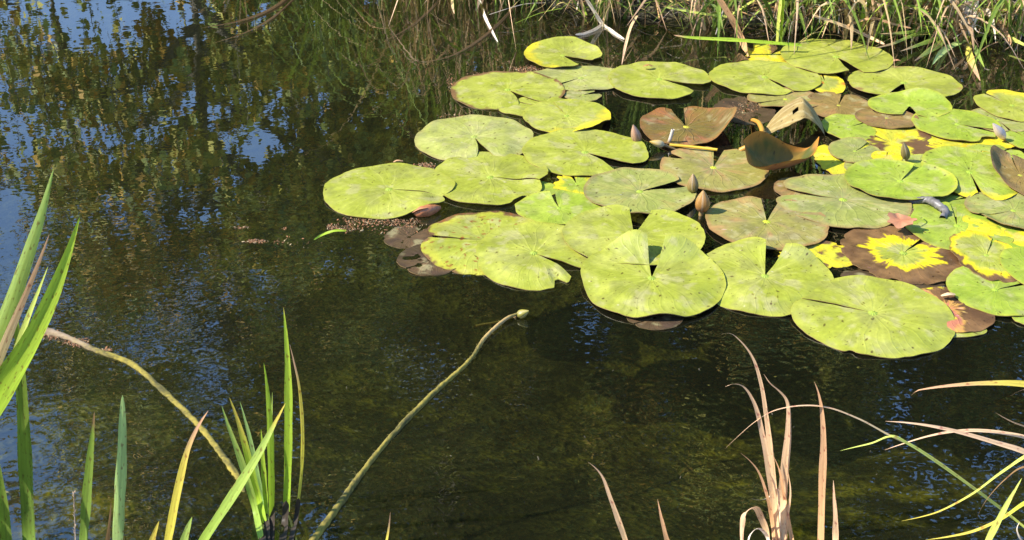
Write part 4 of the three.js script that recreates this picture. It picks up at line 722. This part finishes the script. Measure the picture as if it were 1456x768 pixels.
sedges.forEach(([x, d, n, len, tones, label], k) => tuft('sedge_tuft', label, 'sedge', BANK, x, farShore(x) - d, n, len, 200 + k * 7, tones, { spread: 0.55, droop: 0.8, lean: [0, 0.25], w: 0.0052 }));
for (let k = 1; k < 5; k++) { const x = -0.75 + k * 0.75; tuft('reed_tuft', ['reed stand where the bank bends away from the pads', 'reed stand behind the mixed green and straw tuft', 'reed stand behind the upright dark sedge tuft', 'reed stand behind the reddish matted dead grass', 'reed stand behind the big drooping sedge'][k], 'reed', 'reed stands behind the sedges', x, farShore(x) - 0.55, 70, 1.0, 400 + k, ['dark', 'green', 'straw'], { spread: 0.22, droop: 0.5, w: 0.006, base: 0.5 }); }
// short overhanging tufts right at the waterline
[[0.02, 'dark', 'lime'], [0.30, 'green', 'straw'], [0.62, 'dark', 'green'], [0.86, 'green', 'lime'], [1.06, 'bright', 'straw'], [1.24, 'green', 'dry'], [1.46, 'lime', 'green'], [1.80, 'lime', 'bright'], [2.06, 'green', 'straw']].forEach(([x, a, b], k) => tuft('overhanging_grass', ['dark grass tuft overhanging the water beside the pale forked stalk', 'thin straw-streaked tuft overhanging the dark reflections', 'dark tuft at the waterline behind the bent straw', 'green tuft at the waterline between thick brown stalk and twin stems', 'bright tuft at the waterline just past the twin stems', 'reddish tuft at the waterline behind the big bank pad', 'lime tuft drooping beside the big bank pad', 'bright tuft behind the drooping yellow-tipped leaves', 'straw-streaked tuft at the end of the waterline'][k], 'grass', 'grass tufts overhanging the waterline', x, farShore(x) + 0.01, 46, 0.30, 800 + k, [a, b, 'dry', 'green'], { spread: 0.9, droop: 1.0, lean: [0, 0.5], w: 0.0048, base: 0.16 }));
[[-0.42, 0.55], [-0.26, 0.50], [-0.10, 0.42]].forEach(([x, L], k) => tuft('overhanging_grass', ['long straw and dark tuft leaning over the open water at the bend', 'long mixed tuft leaning over the water beside the thin white straw', 'long dark tuft leaning over the water behind the orange-tipped pad'][k], 'grass', 'grass tufts overhanging the waterline', x, farShore(x) + 0.02, 80, L, 850 + k, ['dark', 'straw', 'brown', 'dry', 'green'], { spread: 0.7, droop: 1.1, lean: [0.1, 0.9], w: 0.0036, base: 0.2 }));
// dead grass matted over the bank edge
for (let k = 0; k < 4; k++) {
  const r = rng(600 + k), gs = [], x0 = -0.45 + k * 0.70;
  for (let i = 0; i < 1100; i++) {
    const x = x0 + r() * 0.72, z = farShore(x) - 0.42 * Math.pow(r(), 0.8) + 0.09, y = Math.max(0.004, groundY(x, z)) + 0.20 * r() * r(), a = r() * 6.283, L = 0.05 + 0.20 * r(), up = (r() - 0.3) * 0.9;
    const d = V(Math.cos(a), up, Math.sin(a)).multiplyScalar(L), p = V(x, y, z), q = p.clone().addScaledVector(d, 0.5).add(V((r() - 0.5) * 0.04, (r() - 0.2) * 0.05, (r() - 0.5) * 0.04)), e = p.clone().add(d); e.y = Math.max(e.y - 0.03 * r(), 0.002); q.y = Math.max(q.y, 0.004);
    const t = r(), c = t < 0.20 ? LEAF.cream[1] : t < 0.46 ? LEAF.rust[0] : t < 0.60 ? LEAF.brown[1] : t < 0.84 ? LEAF.straw[0] : LEAF.green[1], sh = 0.5 + 0.7 * r(), w = 0.001 + 0.0034 * r() * r();
    gs.push(bladeGeo([p, q, e], 6, (s) => w * (1 - 0.7 * s), () => V(-Math.sin(a), 0.6, Math.cos(a)), () => c.map((v) => v * sh), 0, 0.2));
  }
  tag(top('dead_grass', mergeGeometries(gs), dryMat), ['matted dead grass at the corner of the bank by the pale stalk', 'matted dead grass behind the twin yellow-green stems', 'reddish matted dead grass behind the big bank pad', 'matted dead grass under the big drooping sedge'][k], 'dead grass', null, 'stuff');
}
// the drooping sedge whose leaves can be told apart
{
  const z = -3.62, g = plantAt('bank_sedge', 'big drooping sedge with yellow tips and pale dead leaves on the bank', 'sedge');
  const L = (pts, w, tone, o = {}) => leaf(g, pts, z, w, tone, { ph: 0.2, ...o });
  L([[1251, 48, 0.22], [1275, 47, 0.15], [1302, 44, 0.08], [1337, 31, 0.03], [1361, 32, 0], [1376, 54, 0]], 5, 'lime', { tip: 'straw', tipLen: 0.3 });
  L([[1243, 69, 0.3], [1272, 61, 0.2], [1302, 49, 0.1], [1355, 38, 0], [1376, 54, 0]], 5, 'lime', { tip: 'straw', tipLen: 0.4 });
  L([[1280, 73, 0.3], [1300, 66, 0.22], [1323, 58, 0.12], [1363, 47, 0], [1376, 54, 0]], 6, 'lime', { tip: 'straw', tipLen: 0.3 });
  L([[1300, 87, 0.34], [1318, 74, 0.24], [1337, 62, 0.12], [1359, 47, 0], [1376, 54, 0]], 9, 'limeTip', { tip: 'rust', tipLen: 0.2 });
  L([[1326, 92, 0.36], [1335, 79, 0.26], [1351, 66, 0.12], [1373, 57, 0], [1378, 56, 0]], 8, 'pale', {});
  L([[1394, 115, 0.44], [1386, 98, 0.34], [1378, 77, 0.2], [1376, 58, 0.06], [1376, 46, 0]], 9, 'gold', { tip: 'rust', tipLen: 0.5 });
  L([[1336, -12], [1345, 6], [1354, 22], [1368, 46], [1374, 55]], 9, 'bright');
  L([[1470, 58, 0.1], [1440, 40, 0.05], [1412, 22], [1392, 30], [1380, 54]], 8, 'lime');
  L([[1470, 70, 0.2], [1440, 56, 0.12], [1416, 46, 0.06], [1385, 52]], 6, 'limeTip');
  L([[1297, 28, 0.1], [1305, 12], [1316, 0], [1330, 2], [1366, 48]], 7, 'lime', { tip: 'straw' });
  L([[1290, 55, 0.2], [1286, 30, 0.12], [1284, 8, 0.05], [1290, -10], [1340, 20], [1372, 52]], 6, 'rust');
  for (const [a, b] of [[1364, 1360], [1369, 1368], [1374, 1374], [1379, 1377], [1386, 1383]]) L([[b, 49, 0.1], [a - 2, 30, 0.06], [a + 2, 10, 0.02], [a + 4, 0], [a + 2, 20, -0.02], [1376, 54]], 5, 'cream', { name: 'dead_leaf', peak: 0.2 });
  L([[1400, 48, 0.1], [1389, 44, 0.1], [1386, 34, 0.08], [1392, 22, 0.05], [1398, 16], [1384, 50]], 4, 'cream', { name: 'dead_leaf' });
  L([[1416, 61, 0.2], [1414, 42, 0.14], [1409, 22, 0.06], [1400, 14], [1384, 50]], 5, 'cream', { name: 'dead_leaf' });
  L([[1428, 72, 0.24], [1437, 63, 0.18], [1430, 46, 0.1], [1416, 26, 0.05], [1400, 18], [1384, 50]], 5, 'rust', { name: 'dead_leaf' });
  L([[1400, 96, 0.34], [1392, 80, 0.25], [1385, 66, 0.1], [1379, 54]], 6, 'green');
  L([[1462, 0], [1440, 8], [1415, 20], [1384, 52]], 8, 'bright');
  L([[1318, 12], [1342, 24], [1370, 50]], 6, 'green'); L([[1430, -8], [1410, 16], [1382, 52]], 7, 'green');
}
const bankLeaf = (label, list, z) => { const g = plantAt('bank_grass', label, 'grass', 'loose stems along the far bank'); for (const [pts, w, tone, o] of list) leaf(g, pts, z, w, tone, { ph: 0.2, ...o }); };
bankLeaf('long green grass blade lying flat over the water by the pads', [[[[958, 50, 0.0], [980, 53], [1050, 57], [1100, 61], [1140, 64]], 6, 'bright', { tip: 'rust', tipLen: 0.1, sharp: 0.4 }]], -3.42);
bankLeaf('twin upright yellow-green stems standing at the waterline', [[[[1111, -30], [1110, 0], [1107, 30], [1105, 60]], 5, 'limeTip', { sharp: 0.2 }], [[[1116, -30], [1114, 0], [1112, 30], [1110, 60]], 4, 'bright', { sharp: 0.2 }]], -3.50);
bankLeaf('thick brown stalk slanting down into the water', [[[[1015, -14], [1026, 4], [1040, 26], [1053, 52], [1064, 80]], 10, 'rust', { sharp: 0.1, waist: 0.8 }]], -3.50);
bankLeaf('pale straw bent into a shallow V over the bank edge', [[[[945, 10], [985, 17], [1034, 23], [1038, 22], [1052, 13], [1078, -3]], 4, 'limeTip', { sharp: 0.3 }]], -3.60);
bankLeaf('pale broken stalk forking over the corner of the bank', [[[[888, 56, 0.1], [872, 46, 0.06], [857, 35], [846, 18], [832, -4]], 6, 'cream', { sharp: 0.4 }], [[[818, 49, 0.1], [830, 48, 0.08], [844, 43, 0.04], [857, 34]], 5, 'cream', { sharp: 0.3 }], [[[884, 92, 0.3], [890, 62, 0.2], [897, 38, 0.1], [906, 22]], 4, 'dry', {}]], -3.70);
bankLeaf('two thin brown stems slanting behind the big bank pad', [[[[1258, 63, 0.1], [1235, 52], [1211, 41], [1185, 31], [1155, 22]], 5, 'dry', { sharp: 0.3 }], [[[1296, 40], [1270, 34], [1240, 26], [1205, 36]], 4, 'rust', { sharp: 0.3 }]], -3.52);
bankLeaf('thin white curved straw hanging near the dark reflection', [[[[708, 60, 0.4], [700, 45, 0.3], [690, 25, 0.15], [682, 0, 0], [676, -20]], 4, 'cream', { sharp: 0.4 }], [[[646, 20, 0.2], [643, 5, 0.1], [644, -20]], 4, 'straw', {}]], -4.0);
bankLeaf('thin brown rush stems leaning far over the open water', [[[[302, 62, 0.6], [345, 48, 0.5], [380, 30, 0.4], [420, -5, 0.2], [450, -60, 0]], 3, 'brown', {}], [[[285, 40, 0.6], [340, 30, 0.5], [390, 10, 0.3], [440, -40, 0]], 4, 'brown', {}], [[[540, 62, 0.5], [580, 40, 0.4], [620, 5, 0.2], [650, -40]], 3, 'brown', {}], [[[600, 90, 0.8], [640, 80, 0.7], [690, 50, 0.4], [730, 10, 0.1], [745, -20]], 4, 'brown', {}]], -4.3);
bankLeaf('short green grass piece floating beside the rusty litter trail', [[[[446, 341], [460, 333], [476, 328], [492, 328]], 4, 'bright', { sharp: 0.4 }]], onY(470, 332, 0.005).z);

renderer.render(scene, camera);
